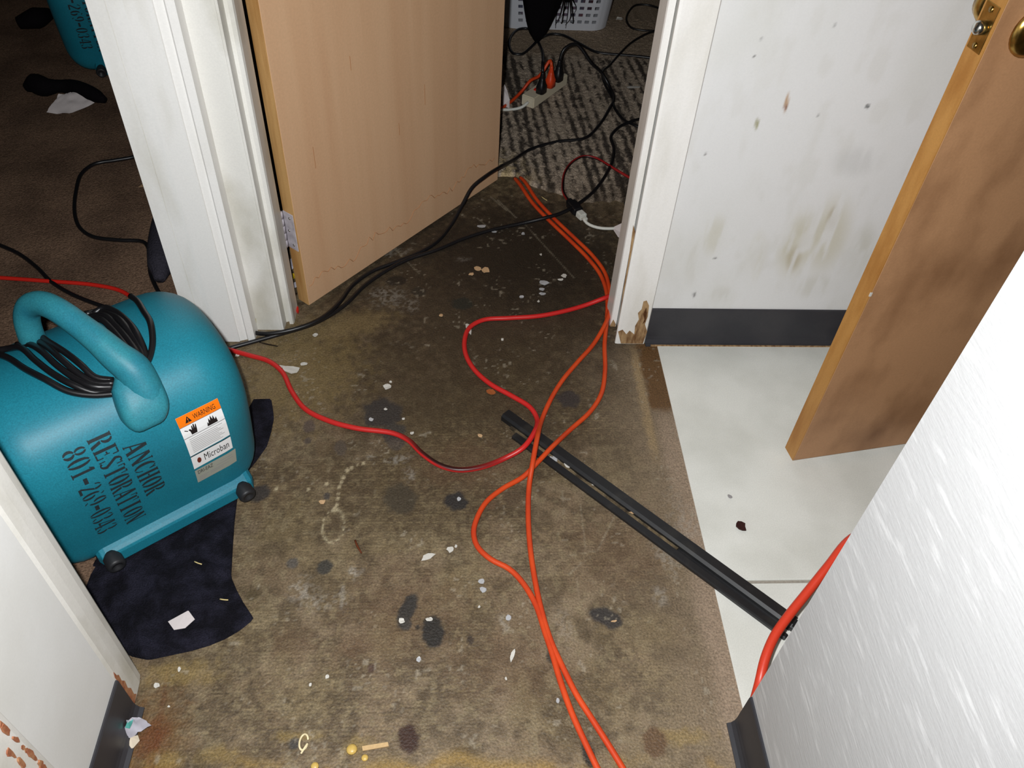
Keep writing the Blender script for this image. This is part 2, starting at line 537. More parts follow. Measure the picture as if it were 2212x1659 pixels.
    # trodden chewing gum and tar spots
    for i, (px, py, w, h, r, c) in enumerate([
            (557, 1065, 56, 34, 0, (52, 48, 46)), (985, 1083, 48, 36, 0, (42, 40, 40)), (880, 1318, 34, 62, -0.35, (46, 44, 42)),
            (876, 1348, 26, 22, 0, (60, 56, 52)), (935, 1364, 50, 52, 0, (36, 35, 34)), (1310, 1334, 66, 30, -0.45, (50, 47, 46)),
            (702, 1224, 34, 26, 0.5, (56, 54, 50)), (826, 893, 84, 64, 0.4, (54, 50, 48)), (850, 935, 52, 44, 0, (62, 58, 54)),
            (1228, 862, 48, 34, 0, (56, 50, 48)), (882, 1596, 46, 46, 0.3, (52, 32, 26)), (1272, 1630, 26, 44, 0.2, (40, 36, 32)),
            (1415, 1604, 54, 44, 0, (92, 70, 50)), (668, 920, 26, 26, 0, (84, 72, 64)), (664, 952, 16, 14, 0, (78, 68, 60)),
            (866, 1078, 70, 60, 0.3, (66, 58, 46)), (856, 606, 44, 26, 0, (42, 36, 30)), (636, 1606, 24, 18, 0.4, (62, 58, 54)),
            (1016, 1383, 14, 18, 0, (58, 48, 40)), (804, 1443, 20, 12, 0.4, (78, 60, 50)), (1000, 655, 46, 30, 0.2, (44, 44, 38)),
            (1195, 1418, 30, 22, 0, (56, 48, 40)), (632, 1217, 26, 20, 0.6, (84, 78, 72)), (705, 1072, 14, 14, 0, (70, 64, 60)),
            (545, 1287, 30, 20, 0.4, (78, 66, 46)), (530, 1420, 40, 20, 0, (96, 82, 62)), (735, 968, 26, 34, 0.2, (80, 70, 60)),
            (905, 630, 30, 22, 0, (52, 46, 38)), (1105, 1075, 40, 30, 0, (82, 68, 52)), (903, 1355, 12, 12, 0, (48, 42, 36)),
            (855, 960, 36, 26, 0, (76, 68, 60)), (1060, 1090, 22, 20, 0, (90, 72, 54))]):
        blend(dark_spot(X, Y, px, py, w, h, r, 100 + i, 0.18, 0.3), c, 0.93)
    # chalky drips: trail of dots and a looped outline, white scuffs
    for (px, py, r) in [(785, 1000, 7), (772, 1003, 6), (760, 1010, 8), (750, 1016, 8), (741, 1032, 8), (737, 1042, 7), (733, 1052, 8), (731, 1066, 6),
                        (730, 1077, 8), (727, 1090, 9), (724, 1099, 11), (597, 1056, 8), (666, 1057, 8), (706, 1045, 7), (707, 1045, 6)]:
        blend(dark_spot(X, Y, px, py, r, r, 0, px, 0.3, 0.5), (170, 156, 126), 0.8)
    c = G(720, 1135)
    k = 1110.0
    e = np.sqrt(((X - c[0]) / (22 / k)) ** 2 + ((Y - c[1]) / (30 / k / 0.74)) ** 2)
    ringm = np.exp(-((e - 1 + (n3 - 0.5) * 0.3) / 0.09) ** 2) * sstep(0.3, 0.55, vnoise(X * 260, Y * 260, 70))
    blend(ringm, (172, 160, 130), 0.75)
    for (px, py, w, h, a) in [(655, 1280, 50, 46, .5), (765, 1237, 26, 22, .6), (741, 1295, 14, 40, .5), (860, 992, 46, 14, .5), (883, 1025, 22, 34, .4),
                              (805, 985, 20, 12, .5), (1090, 1345, 22, 30, .4), (1440, 1200, 40, 60, .4), (1425, 1290, 30, 30, .4), (705, 1300, 70, 30, .3),
                              (835, 640, 70, 40, .45), (880, 660, 50, 26, .35), (850, 545, 60, 16, .4), (690, 575, 60, 16, .2), (1480, 1130, 50, 90, .35),
                              (1220, 1350, 40, 60, .2), (560, 720, 40, 14, .5), (1000, 560, 30, 10, .25)]:
        m = dark_spot(X, Y, px, py, w, h, 0.2, px, 0.7, 0.8) * sstep(0.35, 0.62, vnoise(X * 220, Y * 220, 77))
        blend(m, (160, 154, 144), a * 0.8)
    # straight scrapes
    for (a, b, wd, al) in [((1060, 425), (1095, 455), 0.0012, .5), ((1075, 432), (1115, 470), 0.0012, .5), ((1030, 470), (1065, 500), 0.001, .4), ((850, 535), (905, 590), 0.0012, .35),
                           ((1130, 480), (1240, 600), 0.0012, .3), ((1330, 1110), (1290, 1190), 0.001, .35), ((1290, 1190), (1230, 1200), 0.001, .3), ((1215, 1060), (1218, 1110), 0.001, .25),
                           ((1255, 1090), (1265, 1200), 0.001, .25), ((1265, 1210), (1230, 1240), 0.001, .3), ((1245, 1250), (1250, 1300), 0.001, .2)]:
        A, B = G(*a)[:2], G(*b)[:2]
        ab = B - A
        t = np.clip(((X - A[0]) * ab[0] + (Y - A[1]) * ab[1]) / (ab @ ab), 0, 1)
        d = np.hypot(X - A[0] - t * ab[0], Y - A[1] - t * ab[1]) + (n3 - 0.5) * 0.003
        blend(1 - sstep(wd * 0.6, wd * 2.2, d), (150, 140, 120), al)
    # pale grit
    gr = sstep(0.80, 0.86, vnoise(X * 150, Y * 150, 90)) * sstep(0.55, 0.7, fbm(X * 20, Y * 20, 91))
    blend(gr, (150, 140, 122), 0.5)
    return np.concatenate([col, np.ones((len(X), 1))], 1)


def floor_pos(X, Y):
    Z = (fbm(X * 30, Y * 30, 60, 3) - 0.5) * 0.0016
    return np.stack([X, Y, Z - 0.0005], -1)


fx = np.concatenate([[-0.62], np.arange(-0.56, 0.4605, 0.0032)])
fy = np.concatenate([np.linspace(-1.6, 0.34, 12), np.arange(0.36, 2.14, 0.0032)])
hall = grid_mesh('floor', fx, fy, floor_pos, floor_mat, colfn=floor_col)
tag(hall, 'worn brown hall floor with ribbed glue residue and black gum spots', 'floor', kind='structure')

# ---- tiled floor on the right, each tile its own piece
tf = box('floor_tiled', 0.452, 1.75, -0.62, 1.40, -0.012, -0.0015, grout_mat)
tag(tf, 'off-white tiled floor of the side room beside the hall', 'floor', kind='structure')
xs_t = [(0.456, 1.064), (1.069, 1.745)]
ys_t = [(-0.47, 0.141), (0.146, 0.7505), (0.757, 1.395)]
for (x0, x1) in xs_t:
    for (y0, y1) in ys_t:
        box('tile', x0, x1, y0, y1, -0.009, 0.0022, tile_mat, tf, 0.0012, 1)


# ---- carpets
def carpet_edge(X):
    return np.interp(X, [-0.9, -0.2, 0.10, 0.16, 0.21, 0.33, 0.46, 0.8, 2.3], [2.10, 2.09, 2.06, 2.075, 2.02, 1.945, 1.955, 1.95, 1.95]) + (vnoise(X * 60, X * 0, 3) - 0.5) * 0.016


def cback_pos(S, T):
    Y0 = carpet_edge(S)
    Y = Y0 + T * (5.0 - Y0)
    Y = np.where(T < 1e-6, Y0, Y)
    str_ = 0.5 + 0.5 * np.sin(2 * math.pi * (S + 0.06 * (Y - 2)) / 0.030)
    Z = 0.007 + 0.0035 * str_ * (Y < 2.86) + 0.005 * (fbm(S * 120, Y * 120, 5, 2) - 0.5)
    Z = np.where(T < 1e-6, -0.002, Z)
    return np.stack([S, Y, Z], -1)


def cback_col(S, T):
    P = cback_pos(S, T)
    X, Y = P[:, 0], P[:, 1]
    def C(c): return np.array(lin(c)[:3])
    xs_ = X + 0.06 * (Y - 2)
    colm = 0.6 * vnoise(xs_ * 34, Y * 1.5, 9) + 0.4 * (0.5 + 0.5 * np.sin(2 * math.pi * xs_ / 0.029 + 4 * vnoise(xs_ * 9, Y * 2, 19)))
    speck = 0.6 * vnoise(xs_ * 120, Y * 38, 12) + 0.4 * vnoise(xs_ * 210, Y * 150, 22)
    dk = sstep(0.44, 0.62, 0.55 * colm + 0.45 * speck) * 0.92
    dk = dk * sstep(2.88, 2.82, Y)
    col = C((172, 156, 138))[None] * (1 - dk[:, None]) + C((56, 50, 46))[None] * dk[:, None]
    far = sstep(2.80, 2.88, Y)[:, None]
    col = col * (1 - far) + C((150, 132, 112))[None] * far
    fr = np.clip(sstep(0.17, 0.02, Y - carpet_edge(X)) * sstep(0.28, 0.08, X) * sstep(0.35, 0.6, fbm(X * 70, Y * 70, 14)), 0, 1)[:, None]
    col = col * (1 - fr) + C((190, 168, 128))[None] * fr
    dirt = np.clip(sstep(0.12, 0.0, Y - carpet_edge(X)) * sstep(0.22, 0.36, X), 0, 1)[:, None] * 0.6
    col = col * (1 - dirt) + C((62, 52, 42))[None] * dirt
    return np.concatenate([col, np.ones((len(X), 1))], 1)


cx = np.concatenate([np.linspace(-0.52, -0.35, 8), np.arange(-0.33, 0.95, 0.0042), np.linspace(0.98, 2.2, 20)])
ct = np.concatenate([np.linspace(0, 0.40, 290), np.linspace(0.44, 1, 30)])
cb = grid_mesh('floor_carpet_back', cx, ct, cback_pos, carpet_striped, colfn=cback_col)
tag(cb, 'matted grey brown striped carpet of the room behind the doorway', 'carpet', kind='structure')
sub = box('floor_underlay_back', -0.52, 2.2, 2.13, 5.0, -0.05, -0.004, grout_mat)
tag(sub, 'subfloor under the striped carpet of the back room', 'floor', kind='structure')
cl = grid_mesh('floor_carpet_left', np.linspace(-3.2, -0.615, 60), np.linspace(-0.6, 5.0, 120),
               lambda X, Y: np.stack([X, Y, 0.002 + 0.004 * (fbm(X * 40, Y * 40, 5, 2) - 0.5)], -1), carpet_left)
tag(cl, 'dark brown carpet of the unlit room on the left', 'carpet', kind='structure')


# ------------------------------------------------------------------ walls
def st(o, label, cat='wall'):
    return tag(o, label, cat, kind='structure')


HZ = 2.40
st(box('ceiling', -3.3, 2.3, -1.7, 5.1, HZ, HZ + 0.05, ceil_paint), 'plain ceiling over the hall and rooms', 'ceiling')


def wall_col(U, V):
    # U = x, V = z on the stained wall right of the doorway
    def C(c): return np.array(lin(c)[:3])
    col = np.zeros((len(U), 3)) + C((224, 224, 223))
    def blend(m, c, a):
        m = np.clip(m * a, 0, 1)[:, None]
        col[:] = col * (1 - m) + C(c) * m
    streak = fbm(U * 55, V * 9, 3)
    blend(sstep(0.45, 0.7, fbm(U * 7, V * 4, 1)), (217, 217, 213), 0.7)
    blend(sstep(0.55, 0.75, fbm(U * 30, V * 12, 2)), (212, 211, 206), 0.4)

    def blob(px, py, w, h, c, a, thr=0.4, soft=0.8):
        p = onY(px, py, 1.382)
        k = 1000.0
        d = np.sqrt(((U - p[0] + 0.12 * (V - p[2])) / (w / 2 / k)) ** 2 + ((V - p[2]) / (h / 2 / k / 0.72)) ** 2)
        blend((1 - sstep(0.3, 1.1, d)) * (sstep(thr, thr + 0.2, streak) * soft + (1 - soft)), c, a)
    for b in [(1720, 530, 100, 150, (176, 166, 112), 0.36), (1790, 510, 110, 170, (176, 166, 116), 0.39), (1545, 510, 70, 90, (186, 180, 150), 0.36),
              (1630, 560, 60, 120, (190, 184, 150), 0.30), (1800, 470, 30, 50, (140, 116, 60), 0.42), (1715, 560, 40, 60, (150, 128, 70), 0.36),
              (1860, 540, 60, 120, (192, 190, 176), .5), (1760, 620, 120, 60, (198, 196, 184), .5), (1850, 350, 120, 60, (200, 200, 198), .5),
              (1560, 640, 100, 50, (200, 198, 190), .5), (1500, 560, 60, 120, (204, 202, 194), .5)]:
        blob(*b)
    for (px, py, w, h, c, a) in [(1699, 222, 9, 34, (178, 140, 100), .9), (1697, 232, 7, 12, (120, 66, 40), .8), (1635, 268, 9, 22, (140, 136, 80), .8), (1874, 230, 8, 9, (24, 34, 34), 1),
                                 (1628, 122, 4, 5, (50, 50, 50), .9), (1803, 54, 4, 4, (60, 60, 60), .9), (1500, 637, 9, 14, (90, 86, 86), .8), (1525, 334, 5, 7, (80, 70, 70), .9),
                                 (1545, 558, 10, 6, (100, 98, 98), .8), (2022, 40, 4, 4, (50, 50, 60), .9), (1768, 250, 4, 6, (140, 140, 138), .8), (1645, 84, 8, 6, (170, 170, 168), .8)]:
        blob(px, py, w, h, c, a, 0.0, 0.0)
    return np.concatenate([col, np.ones((len(U), 1))], 1)


wb = box('wall_back', 0.372, 1.75, 1.386, 1.49, 0, HZ, white_paint)
st(wb, 'white back wall of the side room with yellowed smears')
grid_mesh('stained_panel', np.arange(0.4285, 1.06, 0.004), np.arange(0.003, 1.05, 0.004), lambda U, V: np.stack([U, U * 0 + 1.3825, V], -1), painted_wall, wb, colfn=wall_col)
box('panel_edge', 0.4285, 1.75, 1.3828, 1.386, 0, HZ, white_paint, wb)
st(box('wall_lintel_back', -0.47, 0.38, 1.42, 1.49, 2.06, HZ, white_paint), 'white wall above the far doorway')
st(box('wall_partition', -0.590, -0.456, 1.45, 1.50, 0, HZ, dark_room_wall), 'short wall between the two dark rooms')
st(prism('wall_left', [(-0.605, -1.6), (-0.5, -1.6), (-0.5, 0.548), (-0.605, 0.55)], 0, HZ, white_paint), 'smudged white wall at the lower left of the hall')
wr = box('wall_right', 0.44, 0.55, -1.6, 0.505, 0, HZ, scratched)
st(wr, 'scratched glossy white wall filling the lower right')
st(box('wall_lintel_left', -0.6, -0.5, 0.55, 1.45, 2.06, HZ, white_paint), 'white wall above the left doorway')
st(box('wall_lintel_right', 0.44, 0.55, 0.505, 1.386, 2.08, HZ, white_paint), 'white wall above the side room opening')
st(box('wall_front', -0.6, 0.55, -1.7, -1.6, 0, HZ, white_paint), 'white wall at the near end of the hall')
st(box('wall_side_room', 1.75, 1.85, -0.7, 1.49, 0, HZ, white_paint), 'white end wall of the side room')
st(box('wall_side_front', 0.55, 1.75, -0.72, -0.62, 0, HZ, white_paint), 'white near wall of the side room')
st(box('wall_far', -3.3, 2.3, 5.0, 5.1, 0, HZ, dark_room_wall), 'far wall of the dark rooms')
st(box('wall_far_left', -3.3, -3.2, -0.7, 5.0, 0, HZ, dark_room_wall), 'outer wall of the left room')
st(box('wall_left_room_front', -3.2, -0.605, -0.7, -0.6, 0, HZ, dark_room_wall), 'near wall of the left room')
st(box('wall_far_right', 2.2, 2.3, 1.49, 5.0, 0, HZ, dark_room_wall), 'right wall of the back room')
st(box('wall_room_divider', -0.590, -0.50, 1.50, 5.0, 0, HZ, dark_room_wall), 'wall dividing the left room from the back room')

# ---- door frames
t1 = prism('trim_1', [(-0.598, 1.45), (-0.598, 1.385), (-0.5685, 1.385), (-0.5675, 1.388), (-0.5665, 1.385), (-0.538, 1.385), (-0.535, 1.374),
                      (-0.4895, 1.374), (-0.4885, 1.377), (-0.474, 1.382), (-0.470, 1.377), (-0.456, 1.380), (-0.456, 1.45)], 0, 2.06, trim_paint, nz=8)
st(t1, 'moulded white door jamb and casing of the left doorway behind the blower', 'trim')
t2 = prism('trim_2', [(-0.456, 1.45), (-0.456, 1.414), (-0.403, 1.414), (-0.4015, 1.410), (-0.397, 1.411), (-0.396, 1.441), (-0.3895, 1.443),
                      (-0.3875, 1.434), (-0.3795, 1.434), (-0.3775, 1.440), (-0.3775, 1.492), (-0.456, 1.492)], 0.0, 2.06, casing_dirty, nz=8)
st(t2, 'grimy white casing and jamb on the hinge side of the tan door', 'trim')
t3 = prism('trim_3', [(0.354, 1.495), (0.354, 1.438), (0.3555, 1.434), (0.368, 1.434), (0.369, 1.452), (0.3745, 1.452), (0.3745, 1.380), (0.3585, 1.380), (0.359, 1.377), (0.3645, 1.3755),
                      (0.426, 1.3755), (0.4285, 1.379), (0.4285, 1.46), (0.40, 1.495)], 0.0, 2.06, trim_paint, nz=8)
st(t3, 'white casing and jamb right of the doorway with rotten foot', 'trim')
st(box('trim_4', -0.456, 0.4285, 1.376, 1.45, 2.03, 2.12, trim_paint), 'white head casing over the far doorway', 'trim')


def face_patch(name, pxs, Y, m, parent, off=0.0006):
    P = [onY(x, y, Y) for x, y in pxs]
    P = [(p[0], Y, max(p[2], 0.001)) for p in P]
    return slab(name, P, off, (0, -1, 0), m, parent)


face_patch('exposed_wood', [(1341, 742), (1335, 716), (1345, 712), (1353, 722), (1360, 714), (1370, 722), (1372, 704), (1380, 690), (1378, 676), (1386, 668), (1390, 651), (1397, 649), (1402, 660),
                            (1399, 684), (1393, 700), (1398, 716), (1388, 744), (1365, 748)], 1.3755, raw_wood, t3)
face_patch('exposed_wood', [(1388, 700), (1392, 690), (1390, 678), (1396, 664), (1397, 676), (1394, 694)], 1.3748, mat('rotten_dark_wood', (84, 54, 32), 0.9, 0.1, fine=0.3), t3)
face_patch('exposed_wood', [(1368, 486), (1374, 506), (1371, 535), (1362, 580), (1358, 590), (1352, 640), (1343, 700), (1337, 726), (1331, 716), (1337, 690), (1347, 620), (1358, 560)], 1.4335, raw_wood, t3, 0.0012)
face_patch('exposed_wood', [(1317, 704), (1325, 690), (1330, 700), (1328, 712), (1318, 712)], 1.433, raw_wood, t3)
face_patch('exposed_wood', [(520, 742), (522, 722), (536, 720), (538, 740)], 1.4135, mat('stained_wood', (168, 118, 58), 0.8, 0.1, fine=0.2), t2)
face_patch('exposed_wood', [(542, 716), (541, 690), (553, 688), (556, 716)], 1.4135, mat('yellowed_paint', (186, 176, 140), 0.6, 0.2, fine=0.15), t2)
# left doorway, near side
t5 = prism('trim_5', [(-0.61, 0.55), (-0.5, 0.546), (-0.4985, 0.552), (-0.4985, 0.568), (-0.4995, 0.586), (-0.502, 0.598), (-0.507, 0.605), (-0.515, 0.609), (-0.61, 0.610)], 0.008, 2.06, casing_dirty, nz=8)
for p in t5.data.polygons: p.use_smooth = False
st(t5, 'rounded white jamb edge at lower left with chipped foot', 'trim')


def side_patch(name, pxs, X, m, parent, nx=1):
    P = [onX(x, y, X) for x, y in pxs]
    P = [(X, min(p[1], 0.563), max(p[2], 0.001)) for p in P]
    return slab(name, P, 0.0006, (nx, 0, 0), m, parent)


chip_brown = mat('chipped_brown_underpaint', (150, 92, 66), 0.7, 0.2, var=(176, 128, 92), vscale=90, fine=0.15)
slab('exposed_wood', [(-0.4984, y, z) for y, z in [(.5485, .108), (.552, .118), (.5535, .104), (.557, .098), (.5555, .082), (.5605, .07), (.5575, .052), (.5625, .04), (.561, .022), (.5655, .012), (.5485, .0085)]], 0.0006, (1, 0, 0), chip_brown, t5)
t6 = prism('trim_6', [(-0.5, 0.383), (-0.487, 0.380), (-0.486, 0.374), (-0.486, 0.30), (-0.5, 0.30)], 0, 2.06, casing_dirty)
st(t6, 'scuffed white casing strip in the lower left corner', 'trim')
rg6 = random.Random(4)
for i in range(70):
    band = rg6.random()
    yc = 0.3698 if band < 0.45 else (0.352 + 0.006 * rg6.random() if band < 0.75 else 0.306 + 0.03 * rg6.random())
    zc, ry, rz = 0.1 + 0.4 * rg6.random(), 0.0016 + 0.0022 * rg6.random(), 0.004 + 0.012 * rg6.random()
    P6 = []
    for k in range(8):
        a = 2 * math.pi * k / 8
        r = 0.6 + 0.6 * rg6.random()
        P6.append((-0.4857, min(yc + ry * r * math.cos(a), 0.3742), zc + rz * r * math.sin(a)))
    slab('exposed_wood', P6, 0.0004 + 0.00003 * i, (1, 0, 0), chip_brown, t6)


# ---- cove baseboards: profile (out from wall, height)
def cove(name, A, B, nrm, h=0.1, toe=0.013, endtoe=0.0):
    A, B, n = np.array(A, float), np.array(B, float), np.array(nrm, float)
    prof = [(0, 0), (toe + 0.003, 0), (toe + 0.003, 0.0025), (toe * 0.75, 0.005), (0.0058, 0.013), (0.0045, 0.022), (0.004, h - 0.003), (0.0025, h), (0, h)]
    vs, fs = [], []
    for E in (A, B):
        for o_, z in prof:
            vs.append((E[0] + n[0] * o_, E[1] + n[1] * o_, z))
    k = len(prof)
    for i in range(k):
        j = (i + 1) % k
        fs.append((i, j, k + j, k + i))
    fs.append(tuple(range(k)))
    fs.append(tuple(range(k, 2 * k))[::-1])
    bm = bmesh.new()
    bv = [bm.verts.new(v) for v in vs]
    for f in fs: bm.faces.new([bv[i] for i in f])
    return from_bm(name, bm, vinyl_base)


bb_ = st(cove('baseboard_back', (0.4285, 1.3822), (1.75, 1.3822), (0, -1), 0.103), 'charcoal vinyl baseboard along the stained white back wall', 'baseboard')
box('grime_line', 0.44, 1.75, 1.3655, 1.3685, 0.001, 0.0045, raw_wood, bb_)
st(cove('baseboard_right', (0.44, -1.6), (0.44, 0.503), (-1, 0)), 'charcoal vinyl baseboard under the scratched right wall', 'baseboard')
st(cove('baseboard_left', (-0.5, 0.384), (-0.5, 0.548), (1, 0)), 'charcoal vinyl baseboard on the smudged left wall', 'baseboard')

# ------------------------------------------------------------------ doors
a1 = math.atan2(2.039 - 1.490, 0.108 + 0.350)
d1 = empty('door_1', (-0.350, 1.490, 0.008), a1)
tag(d1, 'tan birch interior door standing ajar into the back room', 'door', kind='structure')
W1 = math.hypot(2.039 - 1.490, 0.108 + 0.350)
box('door_leaf', 0.0012, W1, 0.0, 0.035, 0, 2.0, tan_wood, d1, 0.0008, 1)
box('hinge_edge', 0.0, 0.0014, 0.0005, 0.0345, 0.0005, 1.999, pine_edge, d1)
# water-stain line a hand above the bottom
wl = []
for i in range(70):
    x = 0.01 + (W1 - 0.03) * i / 69
    wl.append((x, -0.0004, 0.055 + 0.012 * math.sin(i * 0.35) + 0.02 * (random.random() - 0.5) + 0.03 * (i / 69)))
tube('water_stain_line', wl, 0.0008, mat('tide_mark_brown', (176, 126, 86), 0.7, 0.2), d1, sides=4, step=0.02)
for (x, z, l) in [(0.075, 0.33, 0.05), (0.20, 0.50, 0.03), (0.33, 0.30, 0.03), (0.42, 0.34, 0.05), (0.55, 0.62, 0.04)]:
    box('scratch', x, x + 0.0012, -0.0004, 0.001, z, z + l, mat('tide_mark_brown', (176, 126, 86)), d1)
hg = box('hinge', -0.0022, 0.0, 0.003, 0.0335, 0.155, 0.250, hinge_paint, d1, 0.0006, 1)
for z in (0.168, 0.203, 0.238):
    lathe('screw', [(0.0032, 0), (0.0032, 0.0008), (0.0, 0.0014)], steel, (-0.0022, 0.014 + 0.008 * (z == 0.203), z), (-1, 0, 0), hg, 10)
for k in range(5):
    lathe('knuckle', [(0.0, 0), (0.0062, 0.0006), (0.0062, 0.0168), (0.0, 0.0174)], hinge_paint, (-0.0085, 0.036, 0.157 + k * 0.0186), (0, 0, 1), hg, 12)
box('hinge', -0.0022, 0.0, 0.003, 0.0335, 1.70, 1.80, hinge_paint, d1, 0.0006, 1)

dB = G(1712, 995, .02)
a2 = math.atan2(1.06 - 1.016, 0.926 - 0.670)
d2 = empty('door_2', (dB[0], dB[1], 0.02), a2)
tag(d2, 'brown hardboard door with golden edge and brass latch, open over the tiles', 'door', kind='structure')
box('door_leaf', 0.0012, 0.72, 0.0, 0.035, 0, 2.0, brown_wood, d2, 0.0008, 1)
box('latch_edge', -0.0003, 0.0014, 0.0003, 0.0347, 0.0003, 1.999, pine_gold, d2)
fp = box('latch_plate', -0.0018, -0.0002, 0.004, 0.031, 0.832, 0.892, brass, d2, 0.0006, 1)
lathe('latch_bolt', [(0.009, 0), (0.009, 0.009), (0.006, 0.012), (0.0, 0.013)], steel, (-0.0015, 0.0175, 0.862), (-1, 0, 0.0), fp, 20)
for z in (0.839, 0.885):
    lathe('screw', [(0.004, 0), (0.004, 0.0008), (0, 0.0014)], brass, (-0.0018, 0.0175, z), (-1, 0, 0), fp, 10)
kn = lathe('knob_rose', [(0.034, 0), (0.034, 0.003), (0.026, 0.009), (0.014, 0.012)], brass, (0.062, 0.0, 0.862), (0, -1, 0), d2, 28)
lathe('knob', [(0.011, 0.01), (0.011, 0.028), (0.024, 0.036), (0.028, 0.05), (0.024, 0.062), (0.0, 0.066)], brass, (0.062, 0.0, 0.862), (0, -1, 0), kn, 28)
kn2 = lathe('knob_rose', [(0.034, 0), (0.034, 0.003), (0.026, 0.009), (0.014, 0.012)], brass, (0.062, 0.035, 0.862), (0, 1, 0), d2, 28)
lathe('knob', [(0.011, 0.01), (0.011, 0.028), (0.024, 0.036), (0.028, 0.05), (0.024, 0.062), (0.0, 0.066)], brass, (0.062, 0.035, 0.862), (0, 1, 0), kn2, 28)
for (z, y) in [(0.43, -0.0006)]:
    box('paint_nick', -0.0008, 0.003, y, y + 0.0018, z, z + 0.008, chip_white, d2)

# ------------------------------------------------------------------ the teal air mover
BA = G(190, 1226, .012)
BB = G(505, 1060, .012)
BU = (BB - BA) / np.linalg.norm(BB - BA)
BANG = math.atan2(BU[1], BU[0])
UC, BW, BR = 0.144, 0.410, 0.075           # centre along the axle, width, end rounding
PROF = np.array([(0.010, 0.017), (-0.002, 0.035), (-0.012, 0.08), (-0.024, 0.14), (-0.034, 0.20), (-0.038, 0.25), (-0.028, 0.305), (0.002, 0.345), (0.048, 0.367), (0.105, 0.372), (0.17, 0.36),
                 (0.24, 0.325), (0.30, 0.27), (0.345, 0.20), (0.385, 0.15), (0.44, 0.14), (0.47, 0.135), (0.47, 0.03), (0.45, 0.018), (0.25, 0.016), (0.05, 0.016)])
_c = catmull(np.vstack([PROF, PROF[:1]]), 0.004)[:-1]
_s = np.concatenate([[0], np.cumsum(np.linalg.norm(np.diff(np.vstack([_c, _c[:1]]), axis=0), axis=1))])
PL = _s[-1]


def prof_at(t):
    t = np.mod(t, PL)
    cc = np.vstack([_c, _c[:1]])
    return np.stack([np.interp(t, _s, cc[:, 0]), np.interp(t, _s, cc[:, 1])], -1)


def prof_nrm(t):
    e = 0.004
    d = prof_at(t + e) - prof_at(t - e)
    d /= np.linalg.norm(d, axis=-1, keepdims=True) + 1e-12
    return np.stack([-d[..., 1], d[..., 0]], -1)      # outward for this winding


def body_local(u, t, off=0.0):
    u, t = np.asarray(u, float), np.asarray(t, float)
    e = np.clip(np.abs(u - UC) - (BW / 2 - BR), 0, BR)
    dd = BR - np.sqrt(np.maximum(BR * BR - e * e, 0))
    p, n = prof_at(t), prof_nrm(t)
    k = dd / 0.20
    cc = np.array([0.165, 0.185])
    k, of = np.asarray(k)[..., None], np.asarray(np.broadcast_to(off, np.shape(dd)))[..., None]
    q = p + (cc - p) * k + n * of
    return np.stack([np.broadcast_to(u, q[..., 0].shape), q[..., 0], q[..., 1]], -1)


def b2w(P):
    P = np.asarray(P, float)
    V = np.array([-BU[1], BU[0], 0])
    return np.array([BA[0], BA[1], 0]) + P[..., :1] * BU + P[..., 1:2] * V + P[..., 2:3] * np.array([0, 0, 1.0])


_gu, _gt = np.meshgrid(np.linspace(UC - BW / 2 + 0.002, UC + BW / 2 - 0.002, 187), np.linspace(0.0, 0.62, 311))
_gp = proj(b2w(body_local(_gu, _gt)))


def S(px, py):
    """nearest visible surface coordinate (u,t) of the housing on a sight line"""
    d = np.hypot(_gp[..., 0] - px, _gp[..., 1] - py) + np.maximum(0, _gt - 0.40) * 300
    i = np.unravel_index(np.argmin(d), d.shape)
    return np.array([_gu[i], _gt[i]])


AM = empty('air_mover', (BA[0], BA[1], 0.0), BANG)
tag(AM, 'teal plastic carpet-drying blower with loop handle and black stencilled lettering, on black cloth', 'blower', 'teal blowers')
nT, us = 150, np.concatenate([UC - BW / 2 + BR * (1 - np.cos(np.linspace(0, math.pi / 2, 9))), np.linspace(UC - BW / 2 + BR, UC + BW / 2 - BR, 14)[1:-1],
                              UC + BW / 2 - BR * (1 - np.cos(np.linspace(math.pi / 2, 0, 9)))])
ts = np.linspace(0, PL, nT, endpoint=False)
V_, F_ = [], []
for u_ in us:
    V_ += list(body_local(np.full(nT, u_), ts))
nU = len(us)
for i in range(nU - 1):
    for k in range(nT):
        l = (k + 1) % nT
        F_.append((i * nT + k, (i + 1) * nT + k, (i + 1) * nT + l, i * nT + l))
F_.append(tuple(range(nT)))
F_.append(tuple(range((nU - 1) * nT, nU * nT))[::-1])
body = mk('housing', V_, F_, teal, AM)
for p in body.data.polygons: p.use_smooth = len(p.vertices) == 4
# intake grilles on both ends, outlet frame at the back
for sgn in (-1, 1):
    cu = UC + sgn * BW / 2
    g_ = lathe('intake_ring', [(0.092, -0.01), (0.094, 0.002), (0.088, 0.005), (0.084, 0.002), (0.084, -0.01)], black_rubber, (cu, 0.15, 0.19), (sgn, 0, 0), AM, 40)
    for r_ in (0.02, 0.04, 0.06, 0.078):
        pts = [(cu + sgn * 0.002, 0.15 + r_ * math.cos(a), 0.19 + r_ * math.sin(a)) for a in np.linspace(0, 2 * math.pi, 29)]
        tube('grille_wire', pts, 0.0018, black_rubber, g_, sides=6, smooth_path=False)
box('outlet_grille', UC - BW / 2 + 0.06, UC + BW / 2 - 0.06, 0.462, 0.4725, 0.04, 0.125, black_rubber, AM)
